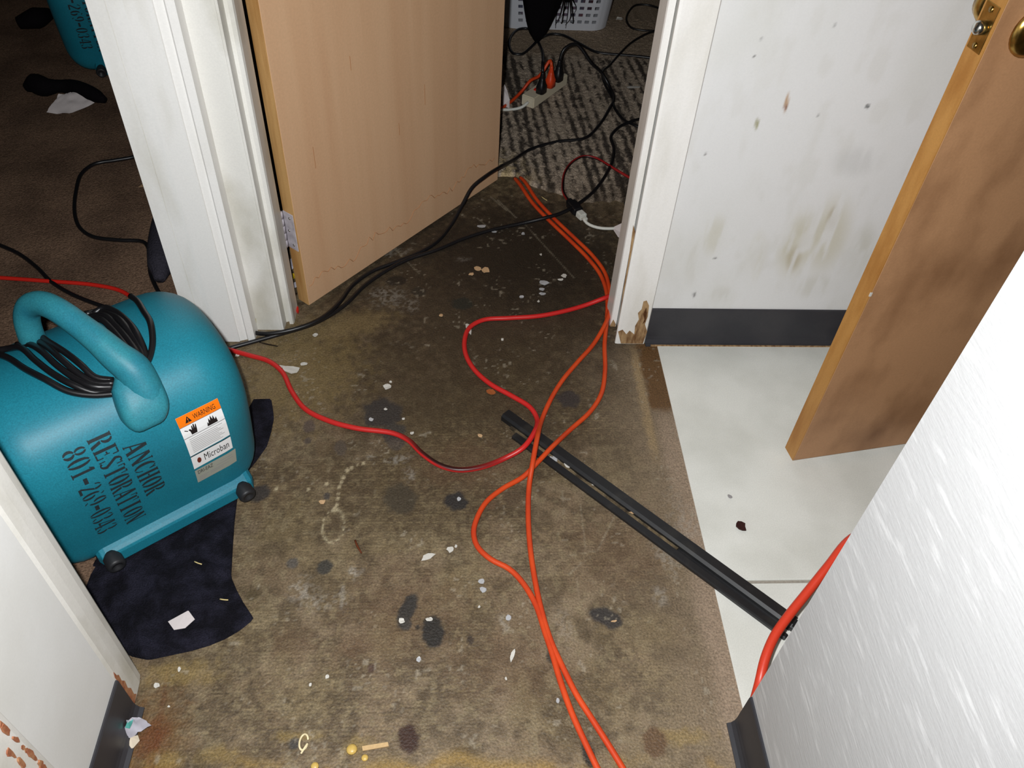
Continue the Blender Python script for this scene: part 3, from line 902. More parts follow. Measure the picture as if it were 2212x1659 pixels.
# skid rail with bumper feet
rail_prof = [(0.010, 0.006), (-0.017, 0.008), (-0.021, 0.012), (-0.021, 0.034), (-0.019, 0.039), (-0.013, 0.043), (0.004, 0.053), (0.012, 0.053)]
rv, rf = [], []
ru = [(0.020, 0.5), (0.026, 0.9), (0.034, 1.0), (0.295, 1.0), (0.303, 0.9), (0.309, 0.5)]
for (u_, s_) in ru:
    for (v_, z_) in rail_prof:
        rv.append((u_, 0.004 + (v_ - 0.004) * s_, 0.030 + (z_ - 0.030) * s_))
m_ = len(rail_prof)
for i in range(len(ru) - 1):
    for k in range(m_):
        l = (k + 1) % m_
        rf.append((i * m_ + k, i * m_ + l, (i + 1) * m_ + l, (i + 1) * m_ + k))
rf.append(tuple(range(m_))[::-1])
rf.append(tuple(range((len(ru) - 1) * m_, len(ru) * m_)))
rl = mk('skid_rail', rv, rf, teal, AM)
md = rl.modifiers.new('soft_edges', 'BEVEL')
md.width = 0.002
md.segments = 2
md.limit_method = 'ANGLE'
for u_ in (0.040, 0.284):
    lathe('bumper_foot', [(0.0145, -0.006), (0.0155, 0.0), (0.016, 0.018), (0.014, 0.0225), (0.0085, 0.0225), (0.0075, 0.019), (0.0, 0.019)], black_rubber, (u_, -0.018, 0.028), (0, -1, -0.12), AM, 26)
for u_ in (0.04, 0.285):
    for v_ in (0.10, 0.40):
        lathe('floor_foot', [(0.02, 0.003), (0.02, 0.012), (0.017, 0.018)], black_rubber, (u_, v_, 0.0), (0, 0, 1), AM, 16)

# handle: D-shaped loop with a broad front foot
hp = [(0.190, -0.030, 0.330), (0.189, -0.012, 0.362), (0.186, 0.002, 0.386), (0.174, 0.022, 0.406), (0.164, 0.046, 0.423), (0.152, 0.076, 0.437), (0.137, 0.112, 0.450), (0.122, 0.150, 0.446), (0.107, 0.174, 0.430), (0.097, 0.184, 0.404), (0.092, 0.187, 0.370), (0.0915, 0.194, 0.335)]
hr = [0.022, 0.026, 0.0265, 0.0235, 0.0210, 0.0195, 0.0190, 0.0190, 0.0190, 0.0190, 0.0195, 0.021]
hd = tube('handle', hp, hr, teal_pale, AM, sides=16, step=0.006)
# front pad: rounded shield shape hugging the housing
f0 = S(300, 850)
pad_px = [(243, 852), (262, 806), (290, 784), (325, 798), (344, 826), (357, 868), (346, 894), (318, 912), (285, 923), (266, 912), (252, 886)]
pad_uv = np.array([S(*p) for p in pad_px])
pc = pad_uv.mean(0)
ringN = 44
th = np.linspace(0, 2 * math.pi, ringN, endpoint=False)
closed = np.vstack([pad_uv, pad_uv[:1]])
out_ = catmull(np.c_[closed, np.zeros(len(closed))], 0.003)[:, :2]
out_ = out_[np.linspace(0, len(out_) - 1, ringN, endpoint=False).astype(int)]
pv, pf = [], []
lv = [(1.03, -0.004), (1.03, 0.018), (1.0, 0.026), (0.93, 0.032), (0.80, 0.036), (0.5, 0.039), (0.15, 0.040)]
for sc, off in lv:
    uv = pc + (out_ - pc) * sc
    pv += list(body_local(uv[:, 0], uv[:, 1], np.full(ringN, off)))
for i in range(len(lv) - 1):
    for k in range(ringN):
        l = (k + 1) % ringN
        pf.append((i * ringN + k, i * ringN + l, (i + 1) * ringN + l, (i + 1) * ringN + k))
pf.append(tuple(range((len(lv) - 1) * ringN, len(lv) * ringN)))
pad = mk('handle_pad', pv, pf, teal_pale, AM)
bm = bmesh.new(); bm.from_mesh(pad.data); bmesh.ops.recalc_face_normals(bm, faces=bm.faces); bm.to_mesh(pad.data); bm.free()
pad.data.polygons.foreach_set('use_smooth', [True] * len(pad.data.polygons))

# wound power cord lying over the housing, traced on its surface
cordw = [
    [(250, 852), (200, 856), (150, 848), (100, 828), (60, 803), (20, 780), (-20, 765)],
    [(250, 846), (205, 850), (158, 838), (115, 812), (80, 785), (50, 762), (22, 757), (0, 764)],
    [(250, 839), (205, 840), (165, 824), (125, 796), (92, 768), (62, 748), (40, 750)],
    [(248, 832), (205, 830), (170, 812), (135, 782), (104, 756), (75, 738), (50, 741)],
    [(246, 824), (208, 818), (178, 796), (145, 768), (112, 746), (84, 733), (56, 736)],
    [(314, 796), (300, 770), (280, 738), (255, 710), (228, 692), (200, 690), (186, 694)],
    [(316, 796), (306, 764), (288, 730), (264, 702), (238, 684), (212, 680), (190, 688)],
    [(318, 796), (312, 762), (298, 726), (276, 698), (252, 680), (228, 675), (204, 680)],
    [(312, 798), (294, 776), (270, 746), (246, 718), (220, 700), (196, 698)],
    [(313, 800), (326, 774), (332, 742), (328, 708), (314, 678), (298, 656), (286, 648)]]
for i, path in enumerate(cordw):
    pts = []
    for j, p in enumerate(path):
        s = S(*p)
        pts.append(body_local(s[0], s[1], np.array(0.006 + 0.004 * ((i * 7 + j) % 3 == 0))))
    pts = np.array(pts)
    tube('wound_cord', pts, 0.0052, black_cord, AM, sides=8, step=0.006)

# ---- stencilled lettering: letter strokes laid on the curved housing
def arc(cx, cy, rx, ry, ix, iy, a0, a1, n=8):
    q = []
    for k in range(n):
        a, b = math.radians(a0 + (a1 - a0) * k / n), math.radians(a0 + (a1 - a0) * (k + 1) / n)
        q.append([(cx + rx * math.cos(a), cy + ry * math.sin(a)), (cx + rx * math.cos(b), cy + ry * math.sin(b)),
                  (cx + ix * math.cos(b), cy + iy * math.sin(b)), (cx + ix * math.cos(a), cy + iy * math.sin(a))])
    return q


def bar(x0, y0, x1, y1, n=4):
    q = []
    vert = (y1 - y0) > (x1 - x0)
    for k in range(n):
        a, b = k / n, (k + 1) / n
        if vert: q.append([(x0, y0 + (y1 - y0) * a), (x1, y0 + (y1 - y0) * a), (x1, y0 + (y1 - y0) * b), (x0, y0 + (y1 - y0) * b)])
        else: q.append([(x0 + (x1 - x0) * a, y0), (x0 + (x1 - x0) * b, y0), (x0 + (x1 - x0) * b, y1), (x0 + (x1 - x0) * a, y1)])
    return q


def diag(xa, ya, xb, yb, w, n=4):
    q = []
    for k in range(n):
        a, b = k / n, (k + 1) / n
        X0, Y0, X1, Y1 = xa + (xb - xa) * a, ya + (yb - ya) * a, xa + (xb - xa) * b, ya + (yb - ya) * b
        q.append([(X0 - w / 2, Y0), (X0 + w / 2, Y0), (X1 + w / 2, Y1), (X1 - w / 2, Y1)])
    return q


SB = bar(0.06, 0.05, 0.34, 0.95)      # thick stem
SERL = bar(0.0, 0, 0.40, 0.05, 2) + bar(0.0, 0.95, 0.40, 1.0, 2)
O_ = arc(.5, .5, .5, .5, .20, .43, 100, 260) + arc(.5, .5, .5, .5, .20, .43, -80, 80)
GL = {
    'A': diag(.10, 0, .46, 1, .12) + diag(.84, 0, .52, 1, .30) + bar(.26, .26, .62, .33, 2) + bar(0, 0, .26, .05, 2) + bar(.66, 0, 1, .05, 2),
    'N': bar(.08, 0, .2, .95) + diag(.86, 0.02, .2, .98, .30) + bar(.80, .05, .92, 1) + bar(0, 0, .28, .05, 2) + bar(.72, .95, 1, 1, 2),
    'C': arc(.55, .5, .55, .5, .25, .43, 95, 265) + arc(.55, .5, .42, .5, .34, .43, 25, 80, 4) + arc(.55, .5, .42, .5, .34, .43, -80, -20, 4) + bar(.84, .66, .95, .95, 2),
    'H': SB + SERL + bar(.66, .05, .94, .95) + bar(.60, 0, 1, .05, 2) + bar(.60, .95, 1, 1, 2) + bar(.42, .47, .62, .54, 2),
    'O': O_, '0': O_,
    'R': SB + SERL + arc(.42, .74, .44, .26, .18, .19, -80, 80, 6) + diag(.84, 0, .56, .46, .28) + bar(.70, 0, 1, .05, 2),
    'E': SB + SERL + bar(.42, .93, .92, 1, 3) + bar(.42, 0, .92, .07, 3) + bar(.42, .47, .70, .54, 2) + bar(.84, .72, .94, .98, 2) + bar(.84, .02, .94, .30, 2) + bar(.64, .38, .72, .62, 2),
    'S': arc(.5, .74, .42, .26, .16, .19, 40, 190, 6) + diag(.80, .26, .22, .72, .30) + arc(.5, .26, .44, .26, .16, .19, -140, 10, 6) + bar(.80, .70, .90, .97, 2) + bar(.08, .03, .18, .30, 2),
    'T': bar(.36, .05, .64, .94) + bar(.24, 0, .76, .05, 2) + bar(0, .93, .30, 1, 2) + bar(.70, .93, 1, 1, 2) + bar(0, .70, .09, .96, 2) + bar(.91, .70, 1, .96, 2),
    'I': bar(.32, .05, .68, .95) + bar(.2, 0, .8, .05, 2) + bar(.2, .95, .8, 1, 2),
    '8': arc(.5, .745, .40, .255, .16, .19, 100, 260, 6) + arc(.5, .745, .40, .255, .16, .19, -80, 80, 6) + arc(.5, .25, .48, .25, .18, .18, 100, 260, 6) + arc(.5, .25, .48, .25, .18, .18, -80, 80, 6),
    '1': bar(.36, .05, .66, 1) + bar(.2, 0, .82, .05, 2) + diag(.24, .80, .40, .96, .14, 2),
    '-': bar(.1, .36, .9, .54, 2),
    '2': arc(.5, .72, .46, .28, .18, .21, -10, 80, 5) + arc(.5, .72, .46, .28, .30, .21, 110, 175, 4) + diag(.14, .12, .80, .66, .26) + bar(.06, 0, .96, .12, 3),
    '6': arc(.5, .30, .48, .30, .18, .23, -80, 80, 6) + arc(.5, .42, .48, .42, .18, .34, 110, 260, 7) + arc(.5, .60, .44, .40, .30, .34, 40, 85, 3),
    '9': arc(.5, .70, .48, .30, .18, .23, 100, 260, 6) + arc(.5, .58, .48, .42, .18, .34, -70, 80, 7) + arc(.5, .40, .44, .40, .30, .34, 220, 265, 3),
    '3': arc(.45, .74, .42, .26, .16, .19, -70, 80, 6) + arc(.45, .26, .48, .26, .18, .19, -80, 70, 6) + arc(.45, .26, .45, .26, .30, .18, 190, 250, 3) + arc(.45, .74, .42, .26, .30, .18, 110, 170, 3),
    '4': bar(.58, 0, .84, .95) + diag(.10, .30, .56, .96, .12) + bar(.0, .22, .52, .31, 2) + bar(.88, .22, 1, .31, 2) + bar(.46, 0, .96, .05, 2),
}


def stencil(text, p_start, p_end, cap_u, name):
    """text runs from sight point p_start to p_end down the housing, capitals towards +u"""
    a, b = S(*p_start), S(*p_end)
    n = len(text)
    vs, fs = [], []
    for i, ch in enumerate(text):
        for q in GL[ch]:
            k = len(vs)
            for (x, y) in q:
                f = (i + 0.04 + 0.88 * x) / n
                vs.append(body_local(a[0] + (b[0] - a[0]) * f + y * cap_u, a[1] + (b[1] - a[1]) * f, np.array(0.0007)))
            fs.append((k, k + 1, k + 2, k + 3))
    return mk(name, vs, fs, stencil_ink, AM)


stencil('ANCHOR', (263, 966), (316, 1074), 0.034, 'stencil_lettering')
stencil('RESTORATION', (185, 950), (272, 1134), 0.034, 'stencil_lettering')
stencil('801-269-0343', (130, 978), (212, 1158), 0.034, 'stencil_lettering')


# ---- stickers on the housing
class Patch:
    def __init__(self, tl, tr, br, bl):
        self.c = [S(*tl), S(*tr), S(*br), S(*bl)]

    def at(self, x, y, off):
        tl, tr, br, bl = self.c
        p = (tl * (1 - x) + tr * x) * (1 - y) + (bl * (1 - x) + br * x) * y
        return body_local(p[0], p[1], np.array(off))

    def quad(self, x0, y0, x1, y1, off, m, name, n=5, parent=None):
        vs, fs = [], []
        for j in range(n + 1):
            for i in range(n + 1):
                vs.append(self.at(x0 + (x1 - x0) * i / n, y0 + (y1 - y0) * j / n, off))
        for j in range(n):
            for i in range(n):
                k = j * (n + 1) + i
                fs.append((k, k + n + 1, k + n + 2, k + 1))
        return mk(name, vs, fs, m, parent or AM)

    def poly(self, pts, off, m, name, parent):
        return mk(name, [self.at(x, y, off) for x, y in pts], [tuple(range(len(pts)))], m, parent)

    def text(self, s, x0, y0, x1, y1, off, m, name, parent):
        cu = bpy.data.curves.new('tmp_text', 'FONT')
        cu.body = s
        cu.resolution_u = 2
        ob = bpy.data.objects.new('tmp_text', cu)
        COL.objects.link(ob)
        dg = bpy.context.evaluated_depsgraph_get()
        me = bpy.data.meshes.new_from_object(ob.evaluated_get(dg))
        co = np.array([v.co[:] for v in me.vertices])
        fcs = [tuple(p.vertices) for p in me.polygons]
        bpy.data.objects.remove(ob)
        bpy.data.curves.remove(cu)
        bpy.data.meshes.remove(me)
        lo, hi = co.min(0), co.max(0)
        X = x0 + (co[:, 0] - lo[0]) / (hi[0] - lo[0]) * (x1 - x0)
        Y = y1 + (co[:, 1] - lo[1]) / (hi[1] - lo[1]) * (y0 - y1)
        return mk(name, [self.at(a, b, off) for a, b in zip(X, Y)], fcs, m, parent)


P1 = Patch((379, 904), (469, 860), (497, 938), (412, 985))
w_ = P1.quad(0, 0, 1, 1, 0.0009, label_white, 'warning_sticker')
P1.quad(0.0, 0.0, 1, 0.22, 0.0011, label_orange, 'orange_header', parent=w_)
P1.text('WARNING', 0.36, 0.06, 0.88, 0.17, 0.0014, ink, 'print', w_)
P1.poly([(0.16, 0.175), (0.31, 0.175), (0.235, 0.045)], 0.0013, ink, 'print', w_)
P1.text('!', 0.225, 0.085, 0.245, 0.16, 0.0016, label_orange, 'print', w_)
P1.quad(0, 0.22, 1, 0.228, 0.0012, ink, 'print', parent=w_)
P1.quad(0, 0.485, 1, 0.495, 0.0012, ink, 'print', parent=w_)
# hand and flame pictograms
P1.poly([(0.20, 0.46), (0.19, 0.38), (0.16, 0.33), (0.20, 0.32), (0.23, 0.36), (0.245, 0.27), (0.265, 0.27), (0.27, 0.35), (0.285, 0.25), (0.31, 0.25), (0.31, 0.35), (0.335, 0.27), (0.355, 0.27), (0.345, 0.38), (0.33, 0.46)], 0.0013, ink, 'print', w_)
P1.poly([(0.08, 0.30), (0.15, 0.34), (0.14, 0.355), (0.07, 0.315)], 0.0013, ink, 'print', w_)
P1.poly([(0.58, 0.46), (0.60, 0.36), (0.62, 0.41), (0.645, 0.29), (0.67, 0.36), (0.70, 0.25), (0.73, 0.35), (0.76, 0.27), (0.78, 0.38), (0.82, 0.33), (0.83, 0.46)], 0.0013, ink, 'print', w_)
for k in range(9):
    y = 0.545 + k * 0.047
    P1.quad(0.10, y, 0.90 - 0.12 * ((k * 5) % 3) / 2, y + 0.013, 0.0012, ink_grey, 'print', n=3, parent=w_)
P2 = Patch((412, 985), (497, 940), (503, 966), (418, 1013))
w2 = P2.quad(0, 0.04, 1, 1, 0.0009, label_white, 'white_sticker')
P2.text('Microban', 0.30, 0.25, 0.92, 0.75, 0.0012, ink, 'print', w2)
P2.quad(0, 0.02, 1, 0.07, 0.0012, ink, 'print', parent=w2)
P2.poly([(0.17 + 0.05 * math.cos(a), 0.52 + 0.2 * math.sin(a)) for a in np.linspace(0, 2 * math.pi, 14, endpoint=False)], 0.0012, ink_red, 'print', w2)
P3 = Patch((421, 1016), (508, 968), (512, 995), (428, 1041))
w3 = P3.quad(0, 0, 1, 1, 0.0008, label_grey, 'rating_plate')
P3.text('DRI-EAZ', 0.06, 0.10, 0.42, 0.36, 0.0011, ink, 'print', w3)
for (x0, x1, y) in [(0.06, 0.3, 0.60), (0.06, 0.25, 0.72), (0.06, 0.2, 0.84), (0.34, 0.8, 0.60), (0.34, 0.66, 0.72), (0.6, 0.9, 0.22), (0.5, 0.92, 0.40)]:
    P3.quad(x0, y, x1, y + 0.04, 0.0011, ink_grey, 'print', n=2, parent=w3)


# the parts above were laid out in the blower's own axes, so parenting is enough
def copy_tree(o, parent=None):
    c = o.copy()
    COL.objects.link(c)
    c.parent = parent
    for ch in list(o.children): copy_tree(ch, c)
    return c


am2 = copy_tree(AM)
q2 = G(205, 128)
am2.location = (q2[0] + 0.025, q2[1] - 0.12, 0)
for ch in am2.children:
    if ch.name.startswith('stencil'): ch.location.x -= 0.035
am2.rotation_euler = (0, 0, math.radians(12))
am2['label'] = 'second teal blower in the dark left room, mostly hidden by the door jamb'

# ------------------------------------------------------------------ black cloth under the blower
mat_px = [(548, 863), (586, 862), (590, 885), (592, 906), (586, 935), (577, 965), (552, 1000), (524, 1030), (514, 1070), (507, 1130), (503, 1190), (500, 1248), (512, 1276), (528, 1306), (549, 1338), (520, 1362),
          (488, 1381), (452, 1396), (415, 1407), (368, 1417), (322, 1427), (306, 1424), (280, 1418), (225, 1360), (190, 1310), (184, 1275), (196, 1240), (205, 1225)]
mo = [G(x, y)[:2] for x, y in mat_px] + [np.array(p) for p in [(-0.645, 0.80), (-0.66, 0.86), (-0.60, 0.98), (-0.50, 1.10), (-0.44, 1.15)]]
mo = np.array(mo)
seg = np.linalg.norm(np.diff(np.vstack([mo, mo[:1]]), axis=0), axis=1)
cs = np.concatenate([[0], np.cumsum(seg)])
tt = np.linspace(0, cs[-1], 180, endpoint=False)
mcl = np.vstack([mo, mo[:1]])
MO = np.stack([np.interp(tt, cs, mcl[:, 0]), np.interp(tt, cs, mcl[:, 1])], -1)
mc = np.array([-0.48, 0.84])
mv, mf = [], []
rings = [1.0, 0.985, 0.96, 0.92, 0.87, 0.8, 0.72, 0.63, 0.53, 0.43, 0.33, 0.23, 0.13, 0.05]
fold_lines = [((250, 1300), (300, 1345), 0.010), ((300, 1345), (318, 1420), 0.009), ((330, 1290), (420, 1320), 0.009), ((420, 1320), (500, 1330), 0.009), ((290, 1240), (340, 1270), 0.010),
              ((380, 1250), (470, 1300), 0.007), ((505, 1240), (440, 1230), 0.007), ((300, 1360), (420, 1365), 0.004)]
FL = [(G(*a)[:2], G(*b)[:2], h) for a, b, h in fold_lines]


def mat_z(x, y, edge):
    z = 0.0045 + 0.003 * vnoise(x * 22, y * 22, 5) + 0.002 * vnoise(x * 70, y * 70, 6)
    for A, B, h in FL:
        ab = B - A
        t = min(1, max(0, ((x - A[0]) * ab[0] + (y - A[1]) * ab[1]) / (ab @ ab)))
        d = math.hypot(x - A[0] - t * ab[0], y - A[1] - t * ab[1])
        z += h * math.exp(-(d / 0.007) ** 2)
    ub = (x - BA[0]) * -BU[1] + (y - BA[1]) * BU[0]
    z = z * (1 - 0.75 * float(sstep(-0.03, 0.0, ub)))
    return float(z * edge)


for r in rings:
    for p in MO:
        q = mc + (p - mc) * r
        mv.append((q[0], q[1], mat_z(q[0], q[1], 1.0) if r < 1 else 0.0012))
nm = len(MO)
for i in range(len(rings) - 1):
    for k in range(nm):
        l = (k + 1) % nm
        mf.append((i * nm + k, i * nm + l, (i + 1) * nm + l, (i + 1) * nm + k))
mf.append(tuple(range((len(rings) - 1) * nm, len(rings) * nm)))
cloth = mk('terry_cloth', mv, mf, terry, None, True)
bm = bmesh.new(); bm.from_mesh(cloth.data); bmesh.ops.recalc_face_normals(bm, faces=bm.faces); bm.to_mesh(cloth.data); bm.free()
tag(cloth, 'rumpled black terry cloth spread under the blower in the left doorway', 'cloth')


# ------------------------------------------------------------------ cords on the floor
def floor_path(pts, r, lift=0.0):
    out = []
    for p in pts:
        z = (p[2] if len(p) > 2 else 0.0) + r + lift
        out.append(G(p[0], p[1], z))
    return out


def cord(name, pts, r, m, label, group=None, lift=0.0, colfn=None, sides=10):
    o = tube(name, floor_path(pts, r, lift), r, m, None, sides=sides, colfn=colfn)
    tag(o, label, 'cord', group)
    return o


BLK = 0.0050
A1 = [(428, 712), (462, 713), (520, 714), (575, 721, .006), (640, 710, .011), (690, 690, .012), (730, 657, .006), (762, 616), (802, 587), (852, 567), (905, 546), (945, 521), (975, 485, .008), (1000, 440, .035), (1020, 405, .060), (1050, 380, .072), (1080, 361, .062), (1110, 345, .020), (1148, 322, .006),
      (1205, 306, .006), (1262, 299, .006), (1293, 272, .006), (1318, 232, .010), (1326, 214, .012), (1316, 186, .02), (1300, 158, .035), (1275, 134, .06), (1243, 124, .075), (1218, 130, .080), (1206, 144, .074)]
plug_cord = cord('extension_cord', A1, BLK, black_cord, 'black cord from the power strip plug running along the tan door to the blower', 'black floor cords')
cord('extension_cord', [(470, 760), (500, 751), (540, 740), (600, 723), (680, 698, .004), (742, 661), (790, 615), (842, 580), (882, 560), (942, 540), (1000, 516), (1060, 497), (1130, 482), (1180, 470, .010), (1205, 463, .011), (1235, 449, .012), (1280, 416, .006),
                        (1305, 384, .006), (1322, 350, .006), (1326, 320, .006), (1320, 295, .006), (1340, 273, .006), (1365, 262, .008), (1395, 254, .006), (1420, 246, .006)], BLK, black_cord,
     'lower black cord crossing over the orange cords and bending behind the right jamb', 'black floor cords')
cord('extension_cord', [(1460, 28, .006), (1430, 20, .006), (1400, 11, .006), (1375, 11, .006), (1357, 28, .006), (1354, 46, .006), (1366, 61, .006), (1392, 66, .006), (1425, 67, .006), (1405, 70, .012), (1370, 88, .006), (1340, 115, .014), (1318, 140, .006),
                        (1301, 158, .02), (1308, 185, .018), (1322, 210, .006), (1328, 234, .014), (1345, 257, .006), (1372, 271, .014), (1400, 283, .006)], 0.0042, black_cord,
     'thin black cord looping on the plain carpet beside the white basket', 'black floor cords')
cord('extension_cord', [(1420, 127, .006), (1380, 122, .006), (1335, 118, .006), (1290, 113, .006), (1250, 93, .006), (1215, 76, .006), (1190, 74, .006), (1165, 85, .010), (1145, 104, .006), (1127, 117, .006), (1110, 116, .006), (1100, 98, .006), (1106, 76, .006), (1122, 63, .006),
                        (1140, 62, .006), (1152, 72, .006)], BLK, black_cord, 'black cord with a round loop in front of the laundry basket', 'black floor cords')
cord('extension_cord', [(300, 335), (285, 340), (250, 346), (205, 354), (178, 373), (164, 415), (162, 465), (175, 495), (203, 512), (260, 519), (308, 522), (322, 540), (325, 590), (345, 635), (372, 672)], BLK, black_cord,
     'black cord curving across the left room carpet toward the door jamb', 'black floor cords', 0.004)
cord('extension_cord', [(-40, 515), (0, 530), (40, 548), (80, 578), (110, 608), (150, 633), (200, 654), (255, 672), (330, 700)], BLK, black_cord,
     'black cord at the left picture edge disappearing behind the blower', 'black floor cords', 0.004)
cord('extension_cord', [(-40, 598), (0, 600), (100, 607), (200, 615), (260, 628), (295, 652), (330, 690)], 0.0050, mat('scarlet_cord_jacket', (196, 36, 26), 0.4, 0.4),
     'red cord behind the blower in the left room', None, 0.004)


def twist(dark, per, phase, wid, red):
    cr, cd = np.array(lin(red)), np.array(lin(dark))

    def f(s, a):
        ph = a - 2 * math.pi * s / per - phase
        m = sstep(math.cos(wid) - 0.15, math.cos(wid) + 0.15, np.cos(ph))
        m = m * sstep(0.40, 0.55, vnoise(s * 3.2, s * 0 + phase, 8))
        return cr[None] * (1 - m[:, None]) + cd[None] * m[:, None]
    return f


R1 = [(470, 750), (500, 757), (540, 768), (580, 780), (610, 804), (630, 845), (660, 884), (710, 909), (770, 925), (850, 936), (882, 951), (912, 980), (950, 1005), (990, 1015), (1040, 1009), (1090, 990), (1130, 967, .014), (1153, 936, .018),
      (1160, 905), (1145, 880), (1105, 855), (1060, 830), (1025, 799), (1006, 765), (1004, 732), (1015, 707), (1045, 691), (1100, 687), (1160, 683), (1215, 673), (1265, 659), (1305, 644, .012), (1325, 637, .012), (1350, 628)]
cord('extension_cord', R1, 0.0055, striped_cord, 'red and black cord snaking from the blower in a wide loop over the hall floor', colfn=twist((30, 16, 16), 1.3, 1.6, 1.0, (196, 38, 36)))
red_thin = cord('extension_cord', [(1390, 401, .006), (1367, 388, .006), (1326, 364, .008), (1285, 341, .008), (1261, 338, .008), (1240, 347, .008), (1221, 371, .008), (1216, 398, .008), (1218, 418, .006), (1230, 436, .006)], 0.0042, striped_cord,
     'thin dark red cord arching on the striped carpet to the black socket', colfn=twist((24, 12, 12), 0.9, 0.5, 1.9, (150, 30, 30)))
ORG = 0.0052
cord('extension_cord', [(1112, 385, -.004), (1122, 397), (1150, 438), (1186, 476), (1230, 518), (1270, 558), (1296, 592), (1309, 626), (1312, 655), (1311, 690), (1306, 745), (1307, 800), (1299, 850), (1275, 889), (1230, 930), (1190, 968, .014), (1160, 1000, .010), (1130, 1030),
                        (1085, 1056), (1050, 1085), (1030, 1120), (1023, 1150), (1031, 1180), (1060, 1208), (1100, 1229), (1130, 1260), (1158, 1308), (1178, 1368), (1193, 1412), (1210, 1470), (1235, 1540), (1262, 1600), (1290, 1659), (1325, 1730), (1370, 1840)], ORG, orange_cord,
     'orange cord with the wide bend left, running down to the lower picture edge', 'orange floor cords')
cord('extension_cord', [(1124, 383, -.004), (1134, 393), (1160, 432), (1197, 472), (1240, 513), (1280, 552), (1306, 588), (1316, 622), (1319, 655, .002), (1310, 694, .010), (1283, 742), (1247, 783), (1216, 820), (1191, 860), (1171, 905), (1160, 948, .030), (1151, 998, .024), (1143, 1050, .004),
                        (1141, 1110), (1145, 1180), (1155, 1250), (1170, 1320), (1190, 1385), (1215, 1440), (1245, 1500), (1280, 1555), (1315, 1610), (1345, 1659), (1385, 1730), (1440, 1840)], ORG, orange_cord,
     'straighter orange cord on the right of the pair in the hall', 'orange floor cords')
ow = [G(1600, 1540, .02), G(1640, 1478, .05), G(1652, 1425, .075), G(1672, 1378, .09), G(1700, 1335, .10), G(1740, 1282, .11), (0.52, 0.635, 0.155), (0.53, 0.72, 0.10)]
ow = [onX(1628, 1520, .462), G(1640, 1476, .07), G(1652, 1425, .085), G(1672, 1376, .095), G(1702, 1332, .105), G(1745, 1278, .12), G(1790, 1222, .14), G(1832, 1170, .155), G(1875, 1146, .155), G(1930, 1140, .14)]
o = tube('extension_cord', ow, 0.0078, orange_bright, None, sides=12)
tag(o, 'thick red-orange cord looping out from behind the scratched wall over the black strip', 'cord')

# ------------------------------------------------------------------ black metal strip across floor and tiles
e0, e1 = G(1086, 903, .003), G(1708, 1357, .006)
ax = (e1 - e0) / np.linalg.norm(e1 - e0)
LN = np.linalg.norm(e1 - e0)
rs = empty('metal_strip', (e0[0], e0[1], 0.0), math.atan2(ax[1], ax[0]))
tag(rs, 'long black grooved metal strip lying across the hall floor onto the tiles', 'strip')


def ext(name, prof, x0, x1, m, parent, n=24, wob=0.0):
    vs, fs = [], []
    k = len(prof)
    for i in range(n + 1):
        x = x0 + (x1 - x0) * i / n
        for (y, z) in prof:
            vs.append((x, y, z + 0.003 * x / max(LN, 1e-6) + wob * (random.random() - .5)))
    for i in range(n):
        for q in range(k):
            l = (q + 1) % k
            fs.append((i * k + q, (i + 1) * k + q, (i + 1) * k + l, i * k + l))
    fs.append(tuple(range(k)))
    fs.append(tuple(range(n * k, (n + 1) * k))[::-1])
    bm = bmesh.new()
    bv = [bm.verts.new(v) for v in vs]
    for f in fs: bm.faces.new([bv[i] for i in f])
    return from_bm(name, bm, m, parent)


ext('ridge', [(-0.005, 0.0), (0.0195, 0.0), (0.020, 0.013), (0.0175, 0.0165), (0.000, 0.0165), (-0.005, 0.012)], 0, LN, rail_black, rs)
ext('flange', [(-0.026, 0.0), (-0.005, 0.0), (-0.005, 0.0045), (-0.0115, 0.004), (-0.013, 0.009), (-0.024, 0.009), (-0.026, 0.006)], 0.05, LN - 0.012, rail_black, rs)
ext('groove_dirt', [(-0.0118, 0.003), (-0.0055, 0.003), (-0.0055, 0.0072), (-0.0118, 0.007)], 0.03, LN * 0.66, dust_mat, rs, 60, 0.0016)
box('end_plug', LN - 0.002, LN + 0.012, -0.004, 0.017, 0.002, 0.016, rail_black, rs, 0.002, 1)
box('end_plug', LN - 0.008, LN + 0.004, -0.027, -0.016, 0.001, 0.012, rail_black, rs, 0.002, 1)

# ------------------------------------------------------------------ power strip in the back room
pA, pB = G(1152, 236, .012), G(1225, 183, .012)
pang = math.atan2(pB[1] - pA[1], pB[0] - pA[0])
pl = math.hypot(*(pB - pA)[:2])
ps = empty('power_strip', (pA[0], pA[1], 0.012), pang)
tag(ps, 'ivory power strip with plugs standing on the striped carpet', 'power strip')
box('case', 0, pl, 0, 0.046, 0, 0.036, ivory, ps, 0.003, 2)
box('switch', 0.045, 0.072, 0.012, 0.032, 0.035, 0.041, red_plastic, ps, 0.002, 1)
for k in range(4):
    x = pl * (0.32 + 0.17 * k)
    f_ = box('socket', x - 0.014, x + 0.014, 0.010, 0.036, 0.0355, 0.0368, mat('pale_socket_plastic', (214, 206, 186)), ps, 0.0005, 1)
    for dy in (0.016, 0.028):
        box('slot', x - 0.004, x + 0.004, dy, dy + 0.002, 0.0366, 0.0372, ink, f_)


